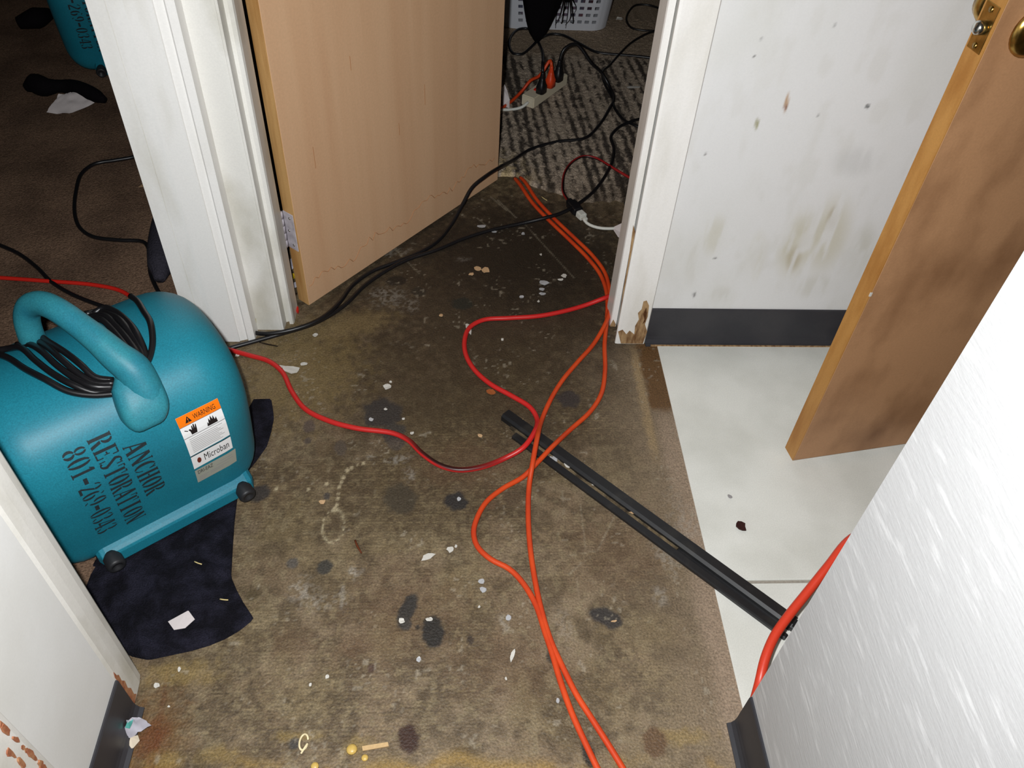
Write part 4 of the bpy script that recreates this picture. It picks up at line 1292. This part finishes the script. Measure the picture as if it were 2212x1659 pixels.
def plug(px, py, m, cord_ob):
    b = G(px, py, 0.012 + 0.038)
    ring = [(0.0, 0.017, 0.014), (0.022, 0.017, 0.014), (0.030, 0.013, 0.011), (0.042, 0.009, 0.0085), (0.052, 0.0065, 0.0065)]
    vs, fs = [], []
    sN = 14
    for h, rx, ry in ring:
        for k in range(sN):
            a = 2 * math.pi * k / sN
            c_, s_ = math.cos(a), math.sin(a)
            ex = 0.55
            vs.append((rx * math.copysign(abs(c_) ** ex, c_), ry * math.copysign(abs(s_) ** ex, s_), h))
    for i in range(len(ring) - 1):
        for k in range(sN):
            l = (k + 1) % sN
            fs.append((i * sN + k, i * sN + l, (i + 1) * sN + l, (i + 1) * sN + k))
    fs.append(tuple(range(sN))[::-1])
    fs.append(tuple(range((len(ring) - 1) * sN, len(ring) * sN)))
    g = mk('plug', vs, fs, m, cord_ob, True)
    g.location = (b[0], b[1], 0.0495)
    g.rotation_euler = (0, 0, pang)
    tube('strain_relief', [(0, 0, 0.048), (0, 0, 0.056), (0.0, 0.0, 0.066)], [0.0075, 0.0065, 0.0055], m, g, sides=10, step=0.003)


def plug_top(px, py):
    b = G(px, py, 0.05)
    return np.array([b[0], b[1], 0.0495 + 0.064])


bl_plastic = mat('black_plug_plastic', (22, 21, 23), 0.4, 0.4)
or_plastic = mat('orange_plug_plastic', (214, 66, 28), 0.4, 0.4)
t_1, t_2, t_3 = plug_top(1169, 199), plug_top(1188, 186), plug_top(1205, 173)
# rebuild the ends of the plug cords so they meet their plugs
o = tube('extension_cord', [t_1, t_1 + [0.0, 0.02, 0.02], G(1173, 132, .10), G(1171, 112, .06), G(1165, 96, .02), G(1160, 86, .012), G(1152, 78, .012)], BLK, black_cord)
tag(o, 'short black cord rising from the power strip toward the pointed black cloth', 'cord', 'black floor cords')
plug(1169, 199, bl_plastic, o)
o = tube('extension_cord', [t_2, t_2 + [-0.004, 0.012, 0.016], G(1166, 163, .085), G(1146, 174, .06), G(1128, 196, .03), G(1108, 216, .014), G(1086, 232, .014), G(1062, 244, .014)], BLK, orange_cord)
tag(o, 'orange cord arching from its plug in the power strip behind the tan door', 'cord', 'orange floor cords')
plug(1188, 186, or_plastic, o)
plug(1205, 173, bl_plastic, plug_cord)
o = tube('flex', [b_ for b_ in (np.array([pA[0], pA[1], 0.03]) + 0.02 * np.array([-math.sin(pang), math.cos(pang), 0]), G(1128, 231, .02), G(1110, 236, .012), G(1085, 237, .012), G(1062, 236, .012))], 0.0046, white_cord)
o['label'] = 'white flex'
adopt(o, ps)
ps_flex = o
# swap in the meeting end for the long black cord
old = plug_cord.data
C_ = [*floor_path(A1[:-5], BLK), G(1300, 158, .06), G(1278, 137, .10), t_3 + [0.05, 0.025, 0.045], t_3 + [0.012, 0.008, 0.035], t_3]
vs_, fs_ = tube_geo(catmull(C_, 0.008), BLK, 10)
nm_ = bpy.data.meshes.new('extension_cord')
nm_.from_pydata([tuple(v) for v in vs_], [], fs_)
nm_.polygons.foreach_set('use_smooth', [True] * len(nm_.polygons))
nm_.materials.append(black_cord)
plug_cord.data = nm_
bpy.data.meshes.remove(old)
tg = slab('paper_tag', [G(1086, 228, .012), G(1100, 234, .012), G(1101, 215, .03), G(1096, 196, .05), G(1090, 182, .07), G(1084, 190, .06)], 0.0006, (0.2, -0.8, 0.6), paper, ps_flex)
tg['label'] = 'white paper tag'

# ---- socket joint by the right jamb
sa, sb = G(1232, 437, .014), G(1256, 466, .014)
sang = math.atan2(sb[1] - sa[1], sb[0] - sa[0])
sl = math.hypot(*(sb - sa)[:2])
sj = box('socket', 0, sl * 0.75, -0.015, 0.015, 0.001, 0.026, bl_plastic, red_thin, 0.006, 3)
sj.location = (sa[0], sa[1], 0.0)
sj.rotation_euler = (0, 0, sang)
sj['label'] = 'black cord socket at the carpet edge'
box('socket_neck', -0.012, 0.006, -0.009, 0.009, 0.004, 0.022, bl_plastic, sj, 0.004, 2)
o = tube('lamp_flex', [G(1259, 471, .013), G(1268, 482, .008), G(1282, 489, .006), G(1300, 493, .006), G(1330, 493, .006), G(1362, 486, .006)], 0.0042, white_cord)
tag(o, 'short white flex with its plug in the black socket by the right jamb', 'cord')
wp = box('plug', 0.0, 0.026, -0.011, 0.011, 0.003, 0.023, white_cord, o, 0.004, 2)
wp.location = (sa[0] + 0.75 * (sb - sa)[0], sa[1] + 0.75 * (sb - sa)[1], 0.0)
wp.rotation_euler = (0, 0, sang + 0.12)
box('plug_neck', 0.024, 0.038, -0.006, 0.006, 0.006, 0.018, white_cord, wp, 0.003, 2)
tg = slab('paper_tag', [G(1322, 492, .006), G(1352, 478, .03), G(1352, 508, .012), G(1346, 520, .008), G(1335, 512, .006)], 0.0006, (-0.3, -0.5, 0.8), paper, o)
tg['label'] = 'white paper tag'

# ------------------------------------------------------------------ laundry basket
bk = empty('laundry_basket', (0.345, 3.32, 0.008), 0.0)
tag(bk, 'white plastic laundry basket with rows of square holes', 'basket')
hw, hd_, rr, bh = 0.205, 0.27, 0.07, 0.30
per = []
cw, hole = 0.0262, 0.0155
L1, L2, La = 2 * (hw - rr), 2 * (hd_ - rr), math.pi * rr / 2
PT = 2 * L1 + 2 * L2 + 4 * La


def rr_at(s):
    s = s % PT
    segs = [(L1, 'f'), (La, 0), (L2, 'r'), (La, 1), (L1, 'b'), (La, 2), (L2, 'l'), (La, 3)]
    for ln, k in segs:
        if s <= ln:
            if k == 'f': return (-hw + rr + s, -hd_)
            if k == 'r': return (hw, -hd_ + rr + s)
            if k == 'b': return (hw - rr - s, hd_)
            if k == 'l': return (-hw, hd_ - rr - s)
            a = -math.pi / 2 + k * math.pi / 2 + s / rr
            c = [(hw - rr, -hd_ + rr), (hw - rr, hd_ - rr), (-hw + rr, hd_ - rr), (-hw + rr, -hd_ + rr)][k]
            return (c[0] + rr * math.cos(a), c[1] + rr * math.sin(a))
        s -= ln
    return (-hw + rr, -hd_)


ncell = int(PT / cw)
cwx = PT / ncell
sv = []
for i in range(ncell):
    sv += [i * cwx, i * cwx + (cwx - hole) / 2, i * cwx + (cwx + hole) / 2]
zr = [0.0, 0.022]
for k in range(9):
    z0 = 0.022 + k * 0.026
    zr += [z0 + 0.005, z0 + 0.017, z0 + 0.026]
zr[-1] = 0.265
zr.append(bh)
bv_, bf_ = [], []
for z in zr:
    f = 1 + 0.16 * z / bh
    for s_ in sv:
        x, y = rr_at(s_)
        bv_.append((x * f, y * f, z))
ns = len(sv)
for j in range(len(zr) - 1):
    for i in range(ns):
        is_hole = (i % 3 == 1) and (2 <= j < len(zr) - 2) and ((j - 2) % 3 == 0)
        cell = i // 3
        x, y = rr_at(sv[i])
        corner = abs(x) > hw - rr * 0.9 and abs(y) > hd_ - rr * 0.9
        if is_hole and not corner: continue
        k = (i + 1) % ns
        bf_.append((j * ns + i, j * ns + k, (j + 1) * ns + k, (j + 1) * ns + i))
wallb = mk('basket_wall', bv_, bf_, basket_white, bk)
md = wallb.modifiers.new('thickness', 'SOLIDIFY')
md.thickness = 0.003
bp_ = [rr_at(s_) for s_ in np.linspace(0, PT, 48, endpoint=False)]
prism('basket_floor', [(x * 0.985, y * 0.985) for x, y in bp_], 0.0, 0.004, basket_white, bk)
tube('rim', [(x * 1.16, y * 1.16, bh) for x, y in bp_ + bp_[:1]], 0.008, basket_white, bk, sides=8, smooth_path=False)
lx = np.linspace(-1, 1, 41)


def heap(X, Y):
    r = np.sqrt(X ** 2 + Y ** 2)
    sx, sy = X * np.sqrt(1 - Y ** 2 / 2) * 0.185, Y * np.sqrt(1 - X ** 2 / 2) * 0.245
    return np.stack([0.345 + sx, 3.32 + sy, 0.03 + (1 - np.maximum(np.abs(X), np.abs(Y)) ** 6) * (0.14 + 0.10 * fbm(X * 3 + 9, Y * 3, 4))], -1)


o = grid_mesh('laundry', lx, lx, heap, pink_cloth)
tag(o, 'heap of dusky pink and grey laundry inside the white basket', 'laundry')

# pointed black cloth hanging in front of the basket
tip = G(1160, 89, .012)
v_, f_2 = [], []
lev = np.linspace(0, 1, 22)
for k, q in enumerate(lev):
    z = 0.012 + 0.62 * q
    c = np.array([tip[0] + 0.015 * q + 0.02 * q * q, tip[1] - 0.10 * q])
    wx = 0.010 + 0.125 * (q ** 0.62) * (1.0 + 0.25 * q)
    wy = 0.009 + 0.06 * q ** 0.7
    for a in np.linspace(0, 2 * math.pi, 28, endpoint=False):
        fold = 1 + 0.10 * math.sin(5 * a + 3 * q)
        v_.append((c[0] + wx * fold * math.cos(a), c[1] + wy * fold * math.sin(a), z))
for i in range(len(lev) - 1):
    for k in range(28):
        l = (k + 1) % 28
        f_2.append((i * 28 + k, i * 28 + l, (i + 1) * 28 + l, (i + 1) * 28 + k))
f_2.append(tuple(range(28))[::-1])
f_2.append(tuple(range(21 * 28, 22 * 28)))
bc = empty('hanging_cloth', (0, 0, 0))
tag(bc, 'pointed black cloth hanging in front of the white basket with frayed strands', 'cloth')
mk('cloth_body', v_, f_2, black_cloth, bc, True)
for i in range(9):
    s0 = G(1212 + 3 * i, -6 + 2 * (i % 3), 0.18)
    s1 = G(1196 + 6 * i, 22 + 8 * ((i * 5) % 4), 0.10)
    s2 = G(1188 + 5.5 * i + 6 * (i % 2), 40 + 7 * ((i * 3) % 4), 0.06)
    tube('frayed_strand', [s0, s1, s2], [0.0022, 0.0014, 0.0006], black_cloth, bc, sides=5)

# ------------------------------------------------------------------ things in the left room
def blob_strip(pts, rads, m, name, parent=None):
    return tube(name, pts, rads, m, parent, sides=14, step=0.01)


o = blob_strip([G(55, 190, .02), G(75, 182, .03), G(100, 188, .03), G(122, 186, .025), G(150, 188, .02), G(180, 196, .02), G(205, 206, .018), G(226, 216, .015)], [0.012, 0.032, 0.03, 0.018, 0.024, 0.026, 0.024, 0.02, 0.010], black_cloth, 'black_sock')
tag(o, 'dark crumpled sock lying on the left room carpet behind white tissue', 'sock')


def tissue(X, Y):
    c = np.array([G(102, 247, .01), G(150, 250, .01), G(206, 226, .02), G(160, 203, .04), G(128, 208, .04)])
    # fan mapping: X across 0..1, Y up 0..1
    lo = np.where((X < 0.45)[:, None], c[0] + (c[1] - c[0]) * (X / 0.45)[:, None], c[1] + (c[2] - c[1]) * ((X - 0.45) / 0.55)[:, None])
    hi = c[4] + (c[3] - c[4]) * X[:, None]
    P = lo + (hi - lo) * Y[:, None]
    P[:, 2] += 0.012 * fbm(X * 5, Y * 5, 3)
    return P


o = grid_mesh('crumpled_tissue', np.linspace(0, 1, 16), np.linspace(0, 1, 12), tissue, paper)
tag(o, 'crumpled white tissue on the left room carpet', 'tissue')
o = blob_strip([G(345, 604, .03), G(346, 590, .034), G(348, 560, .036), G(352, 520, .036), G(360, 480, .036), G(372, 440, .036)], [0.012, 0.030, 0.034, 0.034, 0.034, 0.033, 0.03], dark_grey_cloth, 'cloth_roll')
tag(o, 'dark grey rolled cloth on the carpet against the left door jamb', 'cloth')
o = blob_strip([G(40, 50, .03), G(75, 40, .04), G(105, 30, .03)], [0.02, 0.035, 0.02], black_cloth, 'dark_garment')
tag(o, 'dim dark lump deep in the left room', 'clothing')
o = slab('leaf_scrap', [G(299, 404, .006), G(312, 396, .006), G(313, 404, .01)], 0.001, (0, 0, 1), chip_tan)
tag(o, 'pale pointed scrap poking out beside the left door jamb', 'scrap')


# ------------------------------------------------------------------ litter on the floors
def flake(name, px, py, w, h, rot, m, label, cat='flake', group='flakes on the hall floor', z=0.0008, seed=None, th=0.0009, n=9, curl=0.0015, base=0.0):
    rg = random.Random(seed if seed is not None else px * 31 + py)
    c = G(px, py, base)
    k = np.linalg.norm(proj(c + [0.01, 0, 0]) - [px, py]) * 100
    rx, ry = w / 2 / k, h / 2 / (k * 0.74)
    ca, sa = math.cos(rot), math.sin(rot)
    pts = []
    for i in range(n):
        a = 2 * math.pi * i / n
        r = 0.72 + 0.5 * rg.random()
        x, y = rx * r * math.cos(a), ry * r * math.sin(a)
        pts.append((c[0] + x * ca - y * sa, c[1] + x * sa + y * ca, base + z + curl * rg.random()))
    o = slab(name, pts, th, (0, 0, 1), m)
    tag(o, label, cat, group)
    return o


FW, FT, FC = chip_white, chip_tan, chip_clear
for (px, py, w, h, r, m, lb) in [
        (628, 800, 40, 15, -0.1, FW, 'largest white paint flake right of the red cord near the blower'),
        (606, 793, 22, 7, 0.0, FW, 'thin white flake touching the red cord near the blower'),
        (656, 787, 18, 7, 0.0, FW, 'small white flake beyond the largest flake near the blower'),
        (681, 725, 12, 10, 0.4, FW, 'small cream chip in front of the hinge jamb'),
        (513, 769, 10, 6, 0.2, FW, 'tiny white chip under the red cord beside the blower'),
        (837, 836, 18, 13, 0.2, FW, 'angular white chip alone in the middle of the dark floor'),
        (844, 826, 6, 5, 0, FW, 'white crumb just beyond the angular chip'),
        (890, 937, 8, 7, 0, FW, 'round white crumb by the red and black cord'),
        (871, 906, 7, 6, 0, FW, 'white crumb on the large tar stain edge'),
        (833, 885, 7, 5, 0, FW, 'white crumb on the middle of the large tar stain'),
        (802, 908, 10, 8, .4, FC, 'frosted crumb at the left rim of the large tar stain'),
        (1012, 711, 14, 28, 0.2, FW, 'torn white flake tucked against the red cord loop'),
        (925, 1204, 30, 10, 0.42, FW, 'white rectangular scrap near the brown twig'),
        (973, 1188, 15, 11, 0.3, FW, 'square white chip right of the rectangular scrap'),
        (985, 1181, 6, 6, 0, FW, 'small white crumb touching the square chip'),
        (1040, 1257, 17, 11, 0.4, FC, 'curled frosted flake left of the orange cords'),
        (1043, 1275, 14, 9, -0.3, FC, 'second frosted flake just below the curled one'),
        (1107, 1417, 9, 24, -0.3, FW, 'white seed-shaped flake left of the orange pair'),
        (905, 1426, 10, 9, 0, FC, 'small shiny chip below the tar spots'),
        (1098, 1335, 12, 10, 0.3, FC, 'milky flake left of where the orange cords meet'),
        (707, 1463, 9, 8, 0, FW, 'round white crumb low on the left of the hall floor'),
        (671, 1480, 6, 6, 0, FW, 'white speck left of the round crumb'),
        (1035, 1312, 6, 5, 0, FW, 'white speck under the frosted flakes'),
        (1205, 1515, 7, 8, 0, FC, 'shiny speck between the orange cords near the bottom'),
        (1093, 1467, 5, 5, 0, FW, 'white speck under the seed-shaped flake'),
        (697, 1085, 15, 8, 0.2, FT, 'cream rectangular crumb beside the chalky drip outline'),
        (1048, 585, 18, 14, 0.2, FT, 'larger tan flake on the dark doorway floor'),
        (1031, 582, 15, 12, -0.3, FT, 'tan flake left of the larger tan one'),
        (1018, 593, 12, 7, 0.2, FT, 'thin tan flake at the left end of three'),
        (953, 682, 11, 7, 0.3, FT, 'tan crumb left of the red cord loop'),
        (1218, 597, 13, 9, 0.3, FW, 'white flake left of the orange cords in the doorway'),
        (1211, 605, 12, 5, 0.0, FW, 'thin white flake beneath the doorway flake'),
        (1174, 612, 22, 10, 0, FC, 'glinting flake at the top of three in the doorway'),
        (1171, 626, 14, 7, 0, FC, 'middle glinting flake of three in the doorway'),
        (1172, 636, 14, 7, 0, FC, 'lowest glinting flake of three in the doorway'),
        (1127, 642, 10, 7, 0, FC, 'glinting crumb left of the three doorway flakes'),
        (1163, 652, 6, 5, 0, FW, 'white crumb just above the red cord in the doorway'),
        (1040, 490, 20, 8, 0, FC, 'frosted flake beside the lower black cord'),
        (1067, 502, 12, 5, 0, FC, 'flat frosted flake under the lower black cord'),
        (1130, 506, 8, 6, 0, FC, 'frosted crumb beside the orange cords in the doorway'),
        (1168, 551, 5, 5, 0, FW, 'white speck in the dark doorway'),
        (1085, 735, 6, 6, 0, FW, 'white speck inside the red cord loop'),
        (868, 1342, 14, 9, .2, FW, 'white flake stuck to the upright tar spot'),
        (928, 1339, 16, 8, -.3, FW, 'white flake above the round tar spot'),
        (1326, 1343, 14, 3, .1, FT, 'pale splinter lying on the right tar spot'),
        (991, 1079, 10, 8, .2, FC, 'glint of plastic on the tar spot by the orange bend'),
        (340, 1481, 13, 10, .3, FW, 'white chip beyond the chipped jamb foot'),
        (388, 1447, 6, 9, .3, FW, 'white speck in front of the black cloth'),
        (365, 1527, 6, 4, .5, FW, 'white speck above the crumpled foil'),
        (1272, 1046, 7, 6, 0, FW, 'white speck beside the black metal strip')]:
    flake('paint_flake', px, py, w, h, r, m, lb)
flake('paint_flake', 1226, 1005, 17, 13, 0, FW, 'oval white flake lying on the black metal strip', base=0.008)
flake('paint_flake', 1197, 992, 24, 12, -0.5, FC, 'frosted flakes on the upper part of the black metal strip', base=0.006)
flake('paint_flake', 1280, 1046, 15, 9, -0.5, FW, 'small white flake in the groove of the black metal strip', base=0.006)
flake('dried_leaf', 1060, 848, 24, 11, -0.3, mat('orange_brown_leaf', (150, 84, 44), 0.7, 0.2), 'orange brown leaf bit under the red cord loop', 'leaf', None)
flake('wood_splinter', 1037, 942, 14, 6, -0.6, chip_tan, 'orange splinter left of the black metal strip tip', 'splinter', None)
flake('wood_splinter', 1372, 1109, 26, 4, -0.05, chip_tan, 'straw-coloured splinter lying along the black metal strip', 'splinter', None, base=0.010)
flake('tar_crumb', 1600, 1138, 20, 18, 0.5, chip_dark, 'dark red crumb on the large white tile', 'crumb', None, base=0.003, th=0.003)
flake('tar_crumb', 1576, 1074, 8, 8, 0.5, ink_grey, 'grey speck on the large white tile', 'crumb', None, base=0.0025)
flake('paper_scrap', 1368, 191, 38, 9, 0.05, FW, 'torn white scrap on the striped carpet by the right jamb', 'scrap', None, base=0.010, curl=0.006)
flake('paper_scrap', 1338, 42, 16, 10, 0.1, FW, 'small white scrap on the plain carpet beside the basket', 'scrap', None, base=0.010, curl=0.005)
o = slab('paper_scrap', [G(363, 1343, .012), G(407, 1319, .012), G(421, 1338, .010), G(400, 1357, .011), G(376, 1361, .012)], 0.0007, (0, 0, 1), paper)
tag(o, 'white torn paper scrap lying on the black cloth', 'scrap')
o = slab('wood_stick', [G(782, 1613, .002), G(838, 1604, .002), G(840, 1613, .002), G(784, 1623, .002)], 0.0025, (0, 0, 1), mat('pale_stick_wood', (190, 160, 116), 0.7, 0.2, fine=0.1))
tag(o, 'flat pale wooden stick piece at the bottom of the hall floor', 'stick')
o = tube('twig', [G(767, 1167, .003), G(772, 1180, .003), G(781, 1195, .003)], [0.0018, 0.002, 0.0014], twig_mat, sides=6)
tag(o, 'short dark brown twig left of the white rectangular scrap', 'twig')
o = tube('twig', [G(618, 657, .002), G(626, 652, .012), G(634, 644, .016), G(640, 634, .012)], [0.0014, 0.0016, 0.0012], twig_mat, sides=6)
tag(o, 'curved brown twig at the foot of the hinge jamb', 'twig')
o = tube('twig', [G(556, 738, .002), G(575, 743, .002), G(600, 748, .002)], [0.0008, 0.0018, 0.0012], mat('blackened_splinter', (36, 28, 22), .8, .1), sides=6)
tag(o, 'blackened splinter below the two black cords by the casing', 'splinter')
cpt = G(656, 1605)
ringp = [G(656 + 9 * math.cos(a) + 3 * math.sin(a), 1603 - 17 * math.sin(a), .003 + .002 * math.sin(2 * a)) for a in np.linspace(0.3, 2 * math.pi - 0.2, 22)] + [G(650, 1628, .002)]
o = tube('plastic_ring', ringp, 0.0016, mat('cream_plastic', (226, 210, 170), 0.5, 0.3), sides=7)
tag(o, 'cream teardrop ring of plastic at the bottom left of the hall floor', 'ring')
for (px, py, r, lb) in [(760, 1619, 11, 'larger yellow glue blob beside the wooden stick piece'), (788, 1637, 7, 'smaller yellow glue blob under the wooden stick piece'), (680, 1655, 8, 'yellow glue blob at the bottom picture edge')]:
    c = G(px, py)
    rr_ = r / 1290
    o = lathe('glue_blob', [(rr_, 0), (rr_ * 0.9, rr_ * 0.3), (rr_ * 0.5, rr_ * 0.5), (0.0, rr_ * 0.55)], mat('yellowed_glue', (196, 164, 88), 0.35, 0.4, fine=0.1), (c[0], c[1], -0.0004), (0, 0, 1), None, 14)
    tag(o, lb, 'glue')


# crumpled foil wrapper by the left baseboard
def foil_pos(X, Y):
    a, b, c, d = G(272, 1600, .004), G(326, 1570, .02), G(304, 1550, .035), G(276, 1558, .03)
    P = (a * (1 - X[:, None]) + b * X[:, None]) * (1 - Y[:, None]) + (d * (1 - X[:, None]) + c * X[:, None]) * Y[:, None]
    P[:, 2] += 0.016 * np.abs(fbm(X * 3.1, Y * 2.6, 12, 2) - 0.5) + 0.006 * vnoise(X * 6, Y * 6, 14)
    P[:, 0] += 0.008 * (vnoise(X * 3, Y * 4, 15) - 0.5)
    return P


fo = empty('foil_wrapper', (0, 0, 0))
tag(fo, 'crumpled silver foil wrapper against the left baseboard', 'wrapper')
grid_mesh('foil_sheet', np.linspace(0, 1, 9), np.linspace(0, 1, 9), foil_pos, foil, fo, smooth=False)
o = slab('printed_corner', [G(270, 1572, .03), G(276, 1556, .035), G(288, 1552, .035), G(286, 1562, .035), G(280, 1574, .03)], 0.0006, (0.3, -0.3, 0.9), mat('green_foil_print', (90, 170, 160), 0.3, 0.5, metal=0.3), fo)
slab('folded_edge', [G(276, 1618, .003), G(282, 1592, .008), G(298, 1588, .012), G(302, 1600, .008), G(288, 1616, .003)], 0.0006, (0.1, -0.2, 0.95), mat('cream_wrapper_paper', (206, 192, 170), 0.5, 0.3), fo)

# litter in the hinge gap
o = flake('plastic_tip', 643, 672, 8, 16, 0.2, red_plastic, 'small red plastic tip at the foot of the hinge jamb', 'litter', None, th=0.006, base=0.0)
o = slab('candy_wrapper', [G(626, 560, .02), G(634, 556, .03), G(636, 576, .02), G(630, 584, .012), G(627, 574, .02)], 0.0006, (0.2, -0.6, 0.8), foil)
tag(o, 'shiny wrapper scrap in the gap behind the tan door', 'wrapper')
o = slab('candy_wrapper', [G(632, 612, .012), G(640, 608, .02), G(642, 620, .012), G(636, 622, .01)], 0.0006, (0.2, -0.6, 0.8), foil)
tag(o, 'second shiny wrapper scrap lower in the hinge gap', 'wrapper')
o = flake('plastic_bit', 632, 601, 10, 12, 0.0, yellow_plastic, 'yellow plastic bit in the gap behind the tan door', 'litter', None, th=0.006, base=0.002)
for (px, py, w, h, r) in [(1372, 1250, 18, 3, .3)]:
    pass
for (a, b, lb) in [((420, 1213), (436, 1219), 'pale straw on the black cloth close to the skid rail'), ((475, 1294), (493, 1296), 'pale straw near the right corner of the black cloth'),
                   ((1130, 905), (1112, 918), 'yellow straw beside the tip of the black metal strip'), ((1170, 425), (1182, 433), 'straw splinter at the striped carpet edge'), ((486, 1320), (478, 1322), 'tiny pale crumb on the black cloth')]:
    zc = 0.011 if a[1] > 1200 else 0.003
    zc = 0.012 if lb.startswith('straw splinter') else zc
    o = tube('straw', [G(*a, zc), G((a[0] + b[0]) / 2, (a[1] + b[1]) / 2 + 0.5, zc), G(*b, zc)], 0.0011, mat('dry_straw', (206, 186, 130), 0.7, 0.2), sides=5)
    tag(o, lb, 'straw')
